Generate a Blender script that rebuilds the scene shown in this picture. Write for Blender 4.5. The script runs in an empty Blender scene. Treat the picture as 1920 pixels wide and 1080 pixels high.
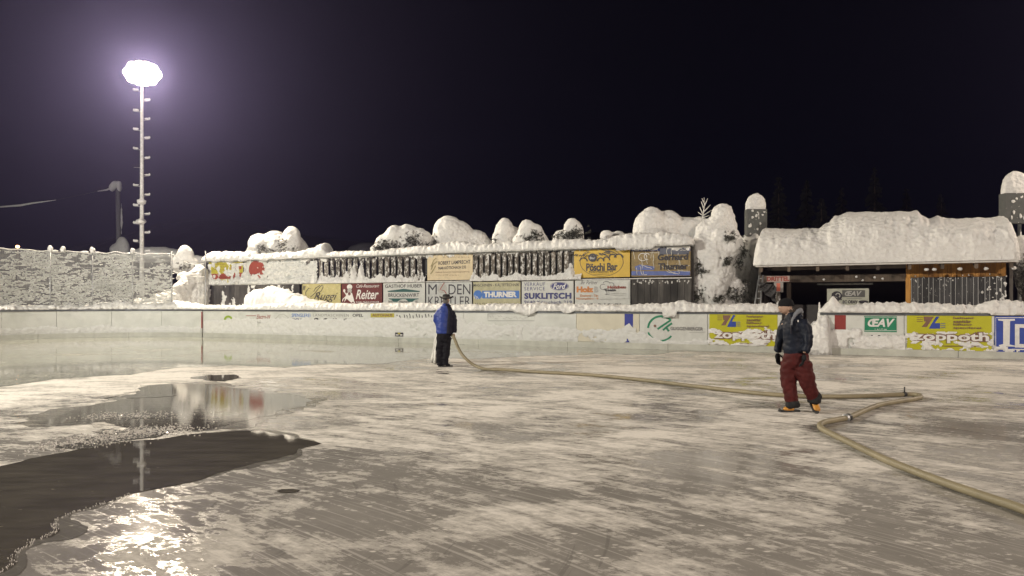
import bpy, bmesh, math, random
from mathutils import Vector, Matrix, noise
random.seed(7)
SC = bpy.context.scene
COL = SC.collection

# ------------------------------------------------------------------ camera, world, exposure
FPX, CAMH, HORY = 1387.0, 1.6, 569.0
cam_d = bpy.data.cameras.new('camera'); cam = bpy.data.objects.new('camera', cam_d); COL.objects.link(cam)
cam.location = (0, 0, CAMH); cam.rotation_euler = (math.radians(90), 0, 0)
cam_d.sensor_width = 36.0; cam_d.lens = FPX / 1920 * 36.0
cam_d.shift_y = (HORY - 540) / 1920.0
cam_d.clip_end = 1000; cam_d.clip_start = 0.05
SC.camera = cam
SC.view_settings.view_transform = 'Standard'; SC.view_settings.look = 'None'
SC.view_settings.exposure = 0.0; SC.view_settings.gamma = 1.0
SC.view_settings.use_curve_mapping = False
SC.render.engine = 'CYCLES'
SC.cycles.use_denoising = True
SC.cycles.max_bounces = 6; SC.cycles.diffuse_bounces = 3; SC.cycles.glossy_bounces = 4
SC.cycles.volume_bounces = 0; SC.cycles.transparent_max_bounces = 12
SC.cycles.sample_clamp_indirect = 6.0
SC.cycles.caustics_reflective = False; SC.cycles.caustics_refractive = False

W = bpy.data.worlds.new('World'); SC.world = W; W.use_nodes = True
nt = W.node_tree
for n in list(nt.nodes): nt.nodes.remove(n)
wo = nt.nodes.new('ShaderNodeOutputWorld'); bg = nt.nodes.new('ShaderNodeBackground')
tc = nt.nodes.new('ShaderNodeTexCoord'); sx = nt.nodes.new('ShaderNodeSeparateXYZ')
cr = nt.nodes.new('ShaderNodeValToRGB')
nt.links.new(tc.outputs['Generated'], sx.inputs[0]); nt.links.new(sx.outputs['Z'], cr.inputs[0])
cr.color_ramp.elements[0].position = 0.0; cr.color_ramp.elements[0].color = (0.0010, 0.0012, 0.0034, 1)
cr.color_ramp.elements[1].position = 0.5; cr.color_ramp.elements[1].color = (0.0006, 0.0006, 0.0012, 1)
nt.links.new(cr.outputs[0], bg.inputs['Color']); bg.inputs['Strength'].default_value = 1.0
nt.links.new(bg.outputs[0], wo.inputs['Surface'])

# ------------------------------------------------------------------ plan of the rink
def gnd(px, py, z=0.0):
    d = FPX * (CAMH - z) / (py - HORY)
    return Vector(((px - 960) / FPX * d, d, z))
def at(px, py, d):
    return Vector(((px - 960) / FPX * d, d, CAMH - (py - HORY) / FPX * d))
_A = gnd(380, 632); _B = gnd(1920, 674)
A = Vector((_A.x, _A.y)); B = Vector((_B.x, _B.y))
U = (B - A).normalized(); N = Vector((-U.y, U.x))
TH = math.atan2(U.y, U.x)
R0 = 5.5; CEN = A - N * R0
def P(s, off, z=0.0):
    """rink coordinates (along the far boards, behind them, up) to world; the far left corner is rounded"""
    if s >= 0 or off >= 1.3:
        p = A + U * s + N * off
    else:
        q = -s
        if q < R0 * math.pi / 2:
            a = q / R0; p = CEN + (N * math.cos(a) - U * math.sin(a)) * (R0 + off)
        else:
            p = CEN - U * (R0 + off) - N * (q - R0 * math.pi / 2)
    return Vector((p.x, p.y, z))
def SU(px, off=0.0):
    D = Vector(((px - 960) / FPX, 1.0)); t = (A.dot(N) + off) / D.dot(N)
    return (D * t - A).dot(U)
def SZ(px, py, off=0.0):
    D = Vector(((px - 960) / FPX, 1.0)); t = (A.dot(N) + off) / D.dot(N)
    return CAMH - (py - HORY) / FPX * t
def arc_s(px, off=0.0):
    """s on the rounded corner whose point shows at image column px"""
    lo, hi = -R0 * math.pi / 2 - 1.5, 0.0
    best = min((abs((P(lo + (hi - lo) * i / 400, off).x / P(lo + (hi - lo) * i / 400, off).y) * FPX + 960 - px), lo + (hi - lo) * i / 400) for i in range(401))
    return best[1]

# ------------------------------------------------------------------ lamps of the rink
def spot(name, loc, target, watts, col, size=150, rad=0.45, parent=None, blend=0.5):
    l = bpy.data.lights.new(name, 'SPOT'); l.energy = watts; l.color = col
    l.spot_size = math.radians(size); l.spot_blend = blend; l.shadow_soft_size = rad
    o = bpy.data.objects.new(name, l); COL.objects.link(o); o.location = loc
    o.rotation_euler = (Vector(target) - Vector(loc)).to_track_quat('-Z', 'Y').to_euler()
    if parent:
        o.parent = parent; o.matrix_parent_inverse = Matrix.Translation(parent.location).inverted()
    return o
MAST_FAR = at(266, 138, 40.0)                      # head of the mast in the photo
LAMP_PLACES = [                                    # s, off, head height, watts, colour
    (2.0, -31.0, 11.5, 32000, (1.0, 0.935, 0.81)),
    (46.0, -33.0, 11.5, 20000, (1.0, 0.84, 0.72)),
    (46.0, 9.0, 13.5, 10000, (1.0, 0.84, 0.68)),
]
MAST_W = 25000
HAZE_DENSITY = 0.0007

# ------------------------------------------------------------------ materials
MATS = {}
def nodes(m):
    m.use_nodes = True; t = m.node_tree
    return t, t.nodes, t.links, t.nodes['Principled BSDF']
def noise_node(t, scale, detail=4, rough=0.55, vec=None, dist=0.0):
    n = t.nodes.new('ShaderNodeTexNoise'); n.inputs['Scale'].default_value = scale
    n.inputs['Detail'].default_value = detail; n.inputs['Roughness'].default_value = rough
    n.inputs['Distortion'].default_value = dist
    if vec: t.links.new(vec, n.inputs['Vector'])
    return n
def ramp(t, fac, p0, p1, c0=(0, 0, 0, 1), c1=(1, 1, 1, 1)):
    r = t.nodes.new('ShaderNodeValToRGB'); e = r.color_ramp.elements
    e[0].position = p0; e[0].color = c0; e[1].position = p1; e[1].color = c1
    t.links.new(fac, r.inputs[0]); return r
def mixc(t, fac, a, b, blend='MIX'):
    m = t.nodes.new('ShaderNodeMix'); m.data_type = 'RGBA'; m.blend_type = blend
    for i, v in ((0, fac), (6, a), (7, b)):
        if isinstance(v, (int, float)): m.inputs[i].default_value = v
        elif isinstance(v, tuple): m.inputs[i].default_value = v if len(v) == 4 else (*v, 1)
        else: t.links.new(v, m.inputs[i])
    return m.outputs[2]
def mapping(t, rot=0.0, scale=(1, 1, 1)):
    c = t.nodes.new('ShaderNodeTexCoord'); m = t.nodes.new('ShaderNodeMapping')
    m.inputs['Rotation'].default_value = (0, 0, rot); m.inputs['Scale'].default_value = scale
    t.links.new(c.outputs['Object'], m.inputs['Vector']); return m.outputs[0]
def mathn(t, op, a, b=None):
    n = t.nodes.new('ShaderNodeMath'); n.operation = op
    for i, v in ((0, a), (1, b)):
        if v is None: continue
        if isinstance(v, (int, float)): n.inputs[i].default_value = v
        else: t.links.new(v, n.inputs[i])
    return n.outputs[0]
def add_bump(t, L, b, h, strength, dist):
    bp = t.nodes.new('ShaderNodeBump'); bp.inputs['Strength'].default_value = strength
    bp.inputs['Distance'].default_value = dist
    L.new(h, bp.inputs['Height']); L.new(bp.outputs[0], b.inputs['Normal']); return bp

def mat(name, col, rough=0.6, metal=0.0, var=0.12, scale=6.0, bump=0.15, bdist=0.01, spec=0.5, frost=0.0, emit=None):
    """plain painted or woven surface: colour with a little uneven wear, optional rime speckles"""
    if name in MATS: return MATS[name]
    m = bpy.data.materials.new(name); t, Nn, L, b = nodes(m)
    n = noise_node(t, scale, 6, 0.6, mapping(t))
    lo = tuple(c * (1 - var) for c in col); hi = tuple(min(1, c * (1 + var)) for c in col)
    r = ramp(t, n.outputs['Fac'], 0.3, 0.7, (*lo, 1), (*hi, 1)); c = r.outputs[0]
    if frost > 0:
        f = noise_node(t, 9.0, 8, 0.7, mapping(t)); fr = ramp(t, f.outputs['Fac'], 0.66 - frost * 0.2, 0.72 - frost * 0.2)
        c = mixc(t, fr.outputs[0], c, (0.72, 0.72, 0.70))
    L.new(c, b.inputs['Base Color'])
    b.inputs['Roughness'].default_value = rough; b.inputs['Metallic'].default_value = metal
    b.inputs['Specular IOR Level'].default_value = spec
    if bump: add_bump(t, L, b, n.outputs['Fac'], bump, bdist)
    if emit: b.inputs['Emission Color'].default_value = (*emit[:3], 1); b.inputs['Emission Strength'].default_value = emit[3]
    MATS[name] = m; return m

def wood(name, c0, c1, frost=0.0, rough=0.8):
    m = bpy.data.materials.new(name); t, Nn, L, b = nodes(m)
    v = mapping(t, -TH, (9, 9, 0.7)); n = noise_node(t, 2.2, 8, 0.65, v, 0.6)
    big = noise_node(t, 1.3, 3, 0.5, mapping(t, 0, (1, 1, 0.5)))
    r = ramp(t, n.outputs['Fac'], 0.3, 0.72, (*c0, 1), (*c1, 1))
    c = mixc(t, ramp(t, big.outputs['Fac'], 0.35, 0.7).outputs[0], r.outputs[0], tuple(x * 0.55 for x in c0))
    oi = t.nodes.new('ShaderNodeObjectInfo')
    hs = t.nodes.new('ShaderNodeHueSaturation'); L.new(c, hs.inputs['Color'])
    L.new(mathn(t, 'ADD', mathn(t, 'MULTIPLY', oi.outputs['Random'], 0.6), 0.7), hs.inputs['Value'])
    c = hs.outputs[0]
    if frost > 0:
        f = noise_node(t, 11, 8, 0.75, mapping(t, 0, (1, 1, 0.55)))
        c = mixc(t, ramp(t, f.outputs['Fac'], 0.60 - frost * 0.18, 0.66 - frost * 0.18).outputs[0], c, (0.7, 0.7, 0.68))
    L.new(c, b.inputs['Base Color']); b.inputs['Roughness'].default_value = rough
    add_bump(t, L, b, n.outputs['Fac'], 0.4, 0.01); MATS[name] = m; return m

def snow_mat(name, col=(0.78, 0.78, 0.76), fine=30.0, bump=0.9, bd=0.06):
    m = bpy.data.materials.new(name); t, Nn, L, b = nodes(m)
    v = mapping(t)
    n1 = noise_node(t, 5.5, 6, 0.6, v); n2 = noise_node(t, fine, 4, 0.6, v)
    vo = t.nodes.new('ShaderNodeTexVoronoi'); vo.inputs['Scale'].default_value = 7.0; L.new(v, vo.inputs['Vector'])
    r = ramp(t, n1.outputs['Fac'], 0.25, 0.75, tuple(c * 0.90 for c in col) + (1,), tuple(min(1, c * 1.06) for c in col) + (1,))
    L.new(r.outputs[0], b.inputs['Base Color'])
    rr = ramp(t, n1.outputs['Fac'], 0.3, 0.7, (0.45, 0.45, 0.45, 1), (0.75, 0.75, 0.75, 1)); L.new(rr.outputs[0], b.inputs['Roughness'])
    h = mathn(t, 'ADD', mathn(t, 'ADD', n1.outputs['Fac'], mathn(t, 'MULTIPLY', n2.outputs['Fac'], 0.25)), mathn(t, 'MULTIPLY', vo.outputs['Distance'], 0.7))
    bp = add_bump(t, L, b, h, bump, bd); MATS[name] = m; return m

SNOW = snow_mat('snow')
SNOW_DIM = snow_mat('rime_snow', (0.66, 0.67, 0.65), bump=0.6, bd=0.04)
SOFT = snow_mat('smooth_snow', (0.80, 0.80, 0.78), bump=0.4, bd=0.05)

def ice_mat(name, wet=0.0, base=(0.32, 0.30, 0.265), frostc=(0.70, 0.67, 0.61), thr=0.50, width=0.05, rough0=0.22, rough1=0.6, bump=0.35):
    m = bpy.data.materials.new(name); t, Nn, L, b = nodes(m)
    tcp = t.nodes.new('ShaderNodeTexCoord'); sxy = t.nodes.new('ShaderNodeSeparateXYZ'); L.new(tcp.outputs['Object'], sxy.inputs[0])
    def polar(cx, cy, kr, ka):
        """coordinates that follow the arcs swept by the dragged hose"""
        dx = mathn(t, 'SUBTRACT', sxy.outputs['X'], cx); dy = mathn(t, 'SUBTRACT', sxy.outputs['Y'], cy)
        r = mathn(t, 'SQRT', mathn(t, 'ADD', mathn(t, 'MULTIPLY', dx, dx), mathn(t, 'MULTIPLY', dy, dy)))
        a = mathn(t, 'ARCTAN2', dy, dx); cb = t.nodes.new('ShaderNodeCombineXYZ')
        L.new(mathn(t, 'MULTIPLY', r, kr), cb.inputs[0]); L.new(mathn(t, 'MULTIPLY', a, ka), cb.inputs[1]); return cb.outputs[0]
    va = mapping(t, 0.20, (0.70, 1.0, 1)); vb = polar(-9.0, -3.0, 2.2, 14.0); vc = polar(-9.0, -3.0, 6.5, 4.5); vd = polar(14.0, 26.0, 5.0, 5.0)
    big = noise_node(t, 0.75, 10, 0.68, va, 0.7); mid = noise_node(t, 1.5, 9, 0.72, vb, 0.35)
    fine = noise_node(t, 7.0, 8, 0.8, mapping(t, 0.25, (1.0, 1.7, 1)), 0.2); hair = noise_node(t, 1.6, 7, 0.72, vc, 0.15)
    hair2 = noise_node(t, 1.2, 6, 0.7, vd, 0.2)
    huge = noise_node(t, 0.12, 3, 0.5, mapping(t, 0, (1, 1.3, 1)))
    s = mathn(t, 'ADD', mathn(t, 'MULTIPLY', big.outputs['Fac'], 0.36), mathn(t, 'MULTIPLY', mid.outputs['Fac'], 0.22))
    s = mathn(t, 'ADD', s, mathn(t, 'MULTIPLY', hair.outputs['Fac'], 0.15))
    s = mathn(t, 'ADD', s, mathn(t, 'MULTIPLY', hair2.outputs['Fac'], 0.07))
    s = mathn(t, 'ADD', s, mathn(t, 'MULTIPLY', fine.outputs['Fac'], 0.20))
    s = mathn(t, 'ADD', s, mathn(t, 'MULTIPLY', mathn(t, 'SUBTRACT', huge.outputs['Fac'], 0.5), 0.16))
    zone = t.nodes.new('ShaderNodeMapRange'); L.new(sxy.outputs['Y'], zone.inputs[0]); zone.inputs[1].default_value = 4.0; zone.inputs[2].default_value = 13.0; zone.inputs[3].default_value = -0.018; zone.inputs[4].default_value = 0.030
    s = mathn(t, 'ADD', s, zone.outputs[0])
    mask = ramp(t, s, thr, thr + width).outputs[0]
    # loose white crumbs
    vo = t.nodes.new('ShaderNodeTexVoronoi'); vo.inputs['Scale'].default_value = 3.4; vo.inputs['Randomness'].default_value = 1.0
    L.new(mapping(t, 0.25, (1.6, 2.6, 1)), vo.inputs['Vector'])
    jit = mathn(t, 'ADD', vo.outputs['Distance'], mathn(t, 'MULTIPLY', mathn(t, 'SUBTRACT', fine.outputs['Fac'], 0.5), 0.5))
    crumb = ramp(t, jit, 0.08, 0.14, (1, 1, 1, 1), (0, 0, 0, 1)).outputs[0]
    crumb = mathn(t, 'MULTIPLY', crumb, ramp(t, mid.outputs['Fac'], 0.36, 0.46).outputs[0])
    full = mathn(t, 'MAXIMUM', mask, mathn(t, 'MULTIPLY', crumb, 0.9))
    g = ramp(t, mid.outputs['Fac'], 0.25, 0.75, tuple(c * 0.78 for c in base) + (1,), tuple(c * 1.20 for c in base) + (1,))
    f2 = ramp(t, fine.outputs['Fac'], 0.3, 0.7, tuple(c * 0.86 for c in frostc) + (1,), tuple(min(c * 1.08, 1) for c in frostc) + (1,))
    scr = noise_node(t, 3.0, 5, 0.6, polar(-9.0, -3.0, 9.0, 1.5), 0.2); scr2 = noise_node(t, 2.0, 4, 0.6, polar(-3.9, 5.7, 6.0, 1.0), 0.1)
    sc1 = ramp(t, scr.outputs['Fac'], 0.56, 0.62).outputs[0]; sc2 = ramp(t, scr2.outputs['Fac'], 0.62, 0.67).outputs[0]
    gg = mixc(t, mathn(t, 'MULTIPLY', sc1, 0.30), g.outputs[0], frostc); gg = mixc(t, mathn(t, 'MULTIPLY', sc2, 0.45), gg, tuple(x * 0.5 for x in base))
    zn = t.nodes.new('ShaderNodeMapRange'); L.new(sxy.outputs['Y'], zn.inputs[0]); zn.inputs[1].default_value = 4.0; zn.inputs[2].default_value = 12.0; zn.inputs[3].default_value = 0.45; zn.inputs[4].default_value = 0.0
    ff = mixc(t, zn.outputs[0], f2.outputs[0], tuple(x * 1.45 for x in base))
    c = mixc(t, full, gg, ff)
    sp = t.nodes.new('ShaderNodeMapRange'); L.new(ramp(t, full, 0.05, 0.30).outputs[0], sp.inputs[0]); sp.inputs[3].default_value = 0.45; sp.inputs[4].default_value = 0.05; L.new(sp.outputs[0], b.inputs['Specular IOR Level'])
    L.new(c, b.inputs['Base Color'])
    dry = ramp(t, full, 0.05, 0.30).outputs[0]; rr = t.nodes.new('ShaderNodeMapRange'); L.new(dry, rr.inputs[0]); rr.inputs[3].default_value = rough0; rr.inputs[4].default_value = rough1
    L.new(rr.outputs[0], b.inputs['Roughness'])
    b.inputs['IOR'].default_value = 1.31
    micro = noise_node(t, 38.0, 5, 0.7, mapping(t, -TH, (1, 1.6, 1)))
    h = mathn(t, 'ADD', mathn(t, 'MULTIPLY', full, 0.22), mathn(t, 'ADD', mathn(t, 'MULTIPLY', mid.outputs['Fac'], 0.8), mathn(t, 'MULTIPLY', mathn(t, 'MULTIPLY', micro.outputs['Fac'], full), 0.5)))
    h = mathn(t, 'ADD', h, mathn(t, 'MULTIPLY', hair.outputs['Fac'], 0.5))
    add_bump(t, L, b, h, bump, 0.012)
    MATS[name] = m; return m
ICE = ice_mat('rink_ice', base=(0.285, 0.272, 0.248), frostc=(0.80, 0.77, 0.71), thr=0.484, width=0.075, rough0=0.07, rough1=0.8, bump=0.085)
WETICE = ice_mat('wet_ice', base=(0.25, 0.255, 0.215), frostc=(0.45, 0.44, 0.39), thr=0.56, width=0.09, rough0=0.035, rough1=0.3, bump=0.035)

def water_mat(name, col, bump, bscale, rough=0.02, stretch=2.5, bdist=0.02):
    m = bpy.data.materials.new(name); t, Nn, L, b = nodes(m)
    v = mapping(t, 0.05, (1, stretch, 1)); n = noise_node(t, bscale, 5, 0.6, v)
    n3 = noise_node(t, 3.0, 7, 0.7, mapping(t, 0, (0.6, 2.0, 1)))
    r = ramp(t, n3.outputs['Fac'], 0.3, 0.8, tuple(c * 0.7 for c in col) + (1,), tuple(c * 1.6 for c in col) + (1,))
    fl = noise_node(t, 9.0, 6, 0.7, mapping(t, 0.1, (0.7, 2.2, 1)))
    L.new(mixc(t, ramp(t, fl.outputs['Fac'], 0.66, 0.72).outputs[0], r.outputs[0], tuple(c * 4.5 for c in col)), b.inputs['Base Color'])
    b.inputs['Roughness'].default_value = rough; b.inputs['IOR'].default_value = 1.33
    add_bump(t, L, b, n.outputs['Fac'], bump, bdist); MATS[name] = m; return m
PUDDLE = water_mat('standing_water', (0.082, 0.075, 0.059), 0.010, 4.0)
SLUSH = water_mat('slush_water', (0.10, 0.095, 0.08), 1.0, 9.0, 0.045, 0.5, 0.0055)
RIPPLE = water_mat('rippled_water', (0.085, 0.078, 0.062), 1.0, 3.0, 0.03, 4.0, 0.0007)

BOARD = mat('board_paint', (0.58, 0.60, 0.565), 0.42, var=0.10, scale=2.0, bump=0.1)
def scuff(m):
    t, Nn, L, b = nodes(m); src = b.inputs['Base Color'].links[0].from_socket
    a = noise_node(t, 3.0, 7, 0.75, mapping(t, 0, (0.5, 0.5, 4.0))); d = noise_node(t, 14.0, 4, 0.7, mapping(t)); w = noise_node(t, 0.8, 4, 0.6, mapping(t))
    c = mixc(t, mathn(t, 'MULTIPLY', ramp(t, a.outputs['Fac'], 0.60, 0.68).outputs[0], 0.35), src, (0.30, 0.29, 0.25))
    c = mixc(t, mathn(t, 'MULTIPLY', ramp(t, d.outputs['Fac'], 0.70, 0.74).outputs[0], 0.5), c, (0.12, 0.11, 0.10))
    c = mixc(t, mathn(t, 'MULTIPLY', ramp(t, w.outputs['Fac'], 0.45, 0.60).outputs[0], 0.35), c, (0.70, 0.71, 0.69))
    L.new(c, b.inputs['Base Color'])
scuff(BOARD)
BOARD_CREAM = mat('board_paint_cream', (0.60, 0.57, 0.46), 0.45, var=0.08, scale=2.0)
KICK = mat('kick_plate', (0.50, 0.51, 0.45), 0.4, var=0.14, scale=3.0)
RAIL = mat('rail_metal', (0.13, 0.14, 0.15), 0.35, 0.5)
GREYM = mat('grey_metal', (0.36, 0.37, 0.37), 0.45, 0.6)
FROSTM = mat('frosted_metal', (0.62, 0.62, 0.60), 0.7, 0.0, var=0.25, scale=9)
PLANK = wood('weathered_planks', (0.055, 0.052, 0.048), (0.17, 0.16, 0.145))
PLANKF = wood('rimed_planks', (0.07, 0.060, 0.048), (0.23, 0.20, 0.165), frost=0.5)
DARKW = wood('dark_beams', (0.08, 0.06, 0.045), (0.20, 0.155, 0.11))
ORANGE = wood('honey_boards', (0.34, 0.155, 0.035), (0.58, 0.31, 0.075))
SLATG = wood('grey_slats', (0.035, 0.035, 0.036), (0.10, 0.10, 0.10), frost=0.05)
NEEDLE = mat('dark_needles', (0.04, 0.04, 0.03), 0.8, var=0.4, frost=0.25)
BLACKINT = mat('hut_wall', (0.09, 0.08, 0.07), 0.8)

# ------------------------------------------------------------------ mesh builder
def props(o, label=None, cat=None, group=None, kind=None):
    if label: o['label'] = label
    if cat: o['category'] = cat
    if group: o['group'] = group
    if kind: o['kind'] = kind
    return o
def root(name, loc, label, cat, group=None):
    o = bpy.data.objects.new(name, None); COL.objects.link(o); o.location = loc; o.empty_display_size = 0.2
    return props(o, label, cat, group)
class MB:
    def __init__(s): s.v = []; s.f = []
    def add(s, vs, fs):
        k = len(s.v); s.v += [Vector(v) for v in vs]; s.f += [tuple(i + k for i in f) for f in fs]; return s
    def quadbox(s, c8): # 8 corners: bottom 4 ccw then top 4
        return s.add(c8, [(3, 2, 1, 0), (4, 5, 6, 7), (0, 1, 5, 4), (1, 2, 6, 5), (2, 3, 7, 6), (3, 0, 4, 7)])
    def rbox(s, u0, u1, o0, o1, z0, z1, n=1, zt=None):
        """box in rink coordinates; n segments along the boards"""
        for i in range(n):
            a = u0 + (u1 - u0) * i / n; b = u0 + (u1 - u0) * (i + 1) / n
            s.quadbox([P(a, o0, z0), P(b, o0, z0), P(b, o1, z0), P(a, o1, z0), P(a, o0, z1), P(b, o0, z1), P(b, o1, z1), P(a, o1, z1)])
        return s
    def tube(s, pts, r, seg=8, cap=True):
        pts = [Vector(p) for p in pts]; rs = r if isinstance(r, (list, tuple)) else [r] * len(pts)
        k0 = len(s.v); up = None
        for i, p in enumerate(pts):
            t = (pts[min(i + 1, len(pts) - 1)] - pts[max(i - 1, 0)]).normalized()
            if up is None: up = Vector((0, 0, 1)) if abs(t.z) < 0.9 else Vector((1, 0, 0))
            x = t.cross(up).normalized(); y = x.cross(t).normalized(); up = y
            for j in range(seg):
                a = 2 * math.pi * j / seg; s.v.append(p + (x * math.cos(a) + y * math.sin(a)) * rs[i])
        for i in range(len(pts) - 1):
            for j in range(seg):
                a = k0 + i * seg + j; b = k0 + i * seg + (j + 1) % seg
                s.f.append((a, b, b + seg, a + seg))
        if cap:
            s.f.append(tuple(k0 + j for j in reversed(range(seg)))); s.f.append(tuple(k0 + (len(pts) - 1) * seg + j for j in range(seg)))
        return s
    def blob(s, c, r, seg=8, rings=5, jit=0.0):
        c = Vector(c); rr = r if isinstance(r, (tuple, list)) else (r, r, r); k = len(s.v)
        s.v.append(c + Vector((0, 0, rr[2])))
        for i in range(1, rings):
            a = math.pi * i / rings
            for j in range(seg):
                b = 2 * math.pi * j / seg; q = 1 + random.uniform(-jit, jit)
                s.v.append(c + Vector((rr[0] * math.sin(a) * math.cos(b) * q, rr[1] * math.sin(a) * math.sin(b) * q, rr[2] * math.cos(a) * q)))
        s.v.append(c - Vector((0, 0, rr[2]))); e = len(s.v) - 1
        for j in range(seg): s.f.append((k, k + 1 + j, k + 1 + (j + 1) % seg))
        for i in range(rings - 2):
            for j in range(seg):
                a = k + 1 + i * seg + j; b = k + 1 + i * seg + (j + 1) % seg; s.f.append((a, a + seg, b + seg, b))
        o = k + 1 + (rings - 2) * seg
        for j in range(seg): s.f.append((e, o + (j + 1) % seg, o + j))
        return s
    def poly(s, pts):
        k = len(s.v); s.v += [Vector(p) for p in pts]; s.f.append(tuple(range(k, k + len(pts)))); return s
    def build(s, name, m, parent=None, smooth=False, kind=None, label=None, origin=None):
        org = Vector(origin) if origin is not None else (parent_world(parent) if parent else Vector((0, 0, 0)))
        me = bpy.data.meshes.new(name); me.from_pydata([tuple(v - org) for v in s.v], [], s.f); me.update()
        if smooth:
            for p in me.polygons: p.use_smooth = True
        me.materials.append(m); o = bpy.data.objects.new(name, me); COL.objects.link(o)
        if parent: o.parent = parent
        else: o.location = org
        if kind: o['kind'] = kind
        if label: o['label'] = label
        return o
def parent_world(o):
    v = Vector(o.location)
    while o.parent: o = o.parent; v += Vector(o.location)
    return v
def fbm(p, sc, oct=4):
    return noise.fractal(Vector(p) * sc, 0.9, 2.0, oct, noise_basis='PERLIN_ORIGINAL')

def interp(pts, x):
    if x <= pts[0][0]: return pts[0][1:]
    for a, b in zip(pts, pts[1:]):
        if x <= b[0]:
            t = (x - a[0]) / (b[0] - a[0] + 1e-9); t = t * t * (3 - 2 * t)
            return tuple(p + (q - p) * t for p, q in zip(a[1:], b[1:]))
    return pts[-1][1:]

def loaf(pts, o0, o1, step=0.07, nsec=14, amp=0.05, braid=0.0, lip=0.0, power=0.75, sc=2.0, drips=None, ends=0.25):
    """long snow cap. pts: (s, zbase, ztop); o0..o1 its width behind the boards"""
    mb = MB(); s0, s1 = pts[0][0], pts[-1][0]; n = max(2, int((s1 - s0) / step)); oc = (o0 + o1) / 2; ow = (o1 - o0) / 2
    for i in range(n + 1):
        s = s0 + (s1 - s0) * i / n; zb, zt = interp(pts, s)
        e = min(s - s0, s1 - s) / max(ends, 1e-3); e = 1 if e > 1 else math.sqrt(max(0.0, 1 - (1 - e) ** 2)) * 0.95 + 0.05
        h = (zt - zb) * e
        dz = lip * (0.5 + 0.8 * noise.noise(Vector((s * 1.7, 3.1, o0)))) + (drips(s) if drips else 0)
        for j in range(nsec + 1):
            a = math.pi * j / nsec; c, q = math.cos(a), math.sin(a)
            off = oc - ow * (abs(c) ** power) * (1 if c > 0 else -1) * (0.6 + 0.4 * e); z = zb + h * q ** power
            p = Vector((s, off, z)); d = amp * fbm((s, off, z), sc, 5) + amp * 0.5 * fbm((s, off, z), sc * 4, 3)
            if braid: d += braid * (abs(math.sin((s + (z - zb) * 0.55) * 13 + 3 * noise.noise(Vector((s * 1.3, z * 2, 0))))) - 0.5)
            off -= d * c * (1.0); z += d * q
            if j == 0: z = zb - max(0, dz); off -= 0.02
            if j == 1: z -= max(0, dz) * 0.7
            if j == 2: z -= max(0, dz) * 0.3
            mb.v.append(P(s, off, z))
    m = nsec + 1
    for i in range(n):
        for j in range(nsec):
            a = i * m + j; mb.f.append((a, a + m, a + m + 1, a + 1))
        a = i * m; mb.f.append((a, a + nsec, a + m + nsec, a + m))
    mb.f.append(tuple(range(nsec, -1, -1))); mb.f.append(tuple(range(n * m, n * m + m)))
    return mb

def plaster(u0, u1, z0, z1, off, hfun, du=0.05, dz=0.04):
    """snow stuck on an upright face: thickness hfun(u, z), nothing where it is below zero"""
    nu = max(2, int((u1 - u0) / du)); nz = max(2, int((z1 - z0) / dz)); mb = MB(); H = []
    for i in range(nu + 1):
        for j in range(nz + 1):
            u = u0 + (u1 - u0) * i / nu; z = z0 + (z1 - z0) * j / nz
            h = hfun(u, z)
            H.append(h); mb.v.append(P(u, off - max(0.0, h), z))
    m = nz + 1
    for i in range(nu):
        for j in range(nz):
            a = i * m + j
            if max(H[a], H[a + 1], H[a + m], H[a + m + 1]) > 0 and sum(x > 0 for x in (H[a], H[a + 1], H[a + m], H[a + m + 1])) >= 2:
                mb.f.append((a, a + m, a + m + 1, a + 1))
    used = sorted({i for f in mb.f for i in f}); ix = {k: i for i, k in enumerate(used)}
    mb.v = [mb.v[k] for k in used]; mb.f = [tuple(ix[i] for i in f) for f in mb.f]
    return mb
def nz(u, z, sc, seed=0.0, oct=4): return fbm((u, seed, z), sc, oct)

def remesh(mb, voxel, name, m, parent, amp=0.05, sc=1.5, smooth_it=4, fine=0.0, kind=None, label=None, cutz=None):
    """weld overlapping volumes into one lumpy snow skin"""
    org = parent_world(parent) if parent else Vector((0, 0, 0))
    me = bpy.data.meshes.new('tmp'); me.from_pydata([tuple(v - org) for v in mb.v], [], mb.f); me.update()
    o = bpy.data.objects.new('tmp', me); COL.objects.link(o)
    r = o.modifiers.new('r', 'REMESH'); r.mode = 'VOXEL'; r.voxel_size = voxel
    s = o.modifiers.new('s', 'SMOOTH'); s.iterations = smooth_it; s.factor = 0.5
    dg = bpy.context.evaluated_depsgraph_get(); me2 = bpy.data.meshes.new_from_object(o.evaluated_get(dg))
    bpy.data.objects.remove(o); me2.name = name
    ns = [v.normal.copy() for v in me2.vertices]
    for v, nn in zip(me2.vertices, ns):
        q = v.co + org
        d = amp * fbm(q, sc, 4) + (fine * (abs(noise.noise(q * 9)) * 2 - 0.4) if fine else 0)
        v.co += nn * d
    for p in me2.polygons: p.use_smooth = True
    me2.materials.clear(); me2.materials.append(m)
    ob = bpy.data.objects.new(name, me2); COL.objects.link(ob)
    if parent: ob.parent = parent
    else: ob.location = org
    if kind: ob['kind'] = kind
    if label: ob['label'] = label
    return ob

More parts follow.
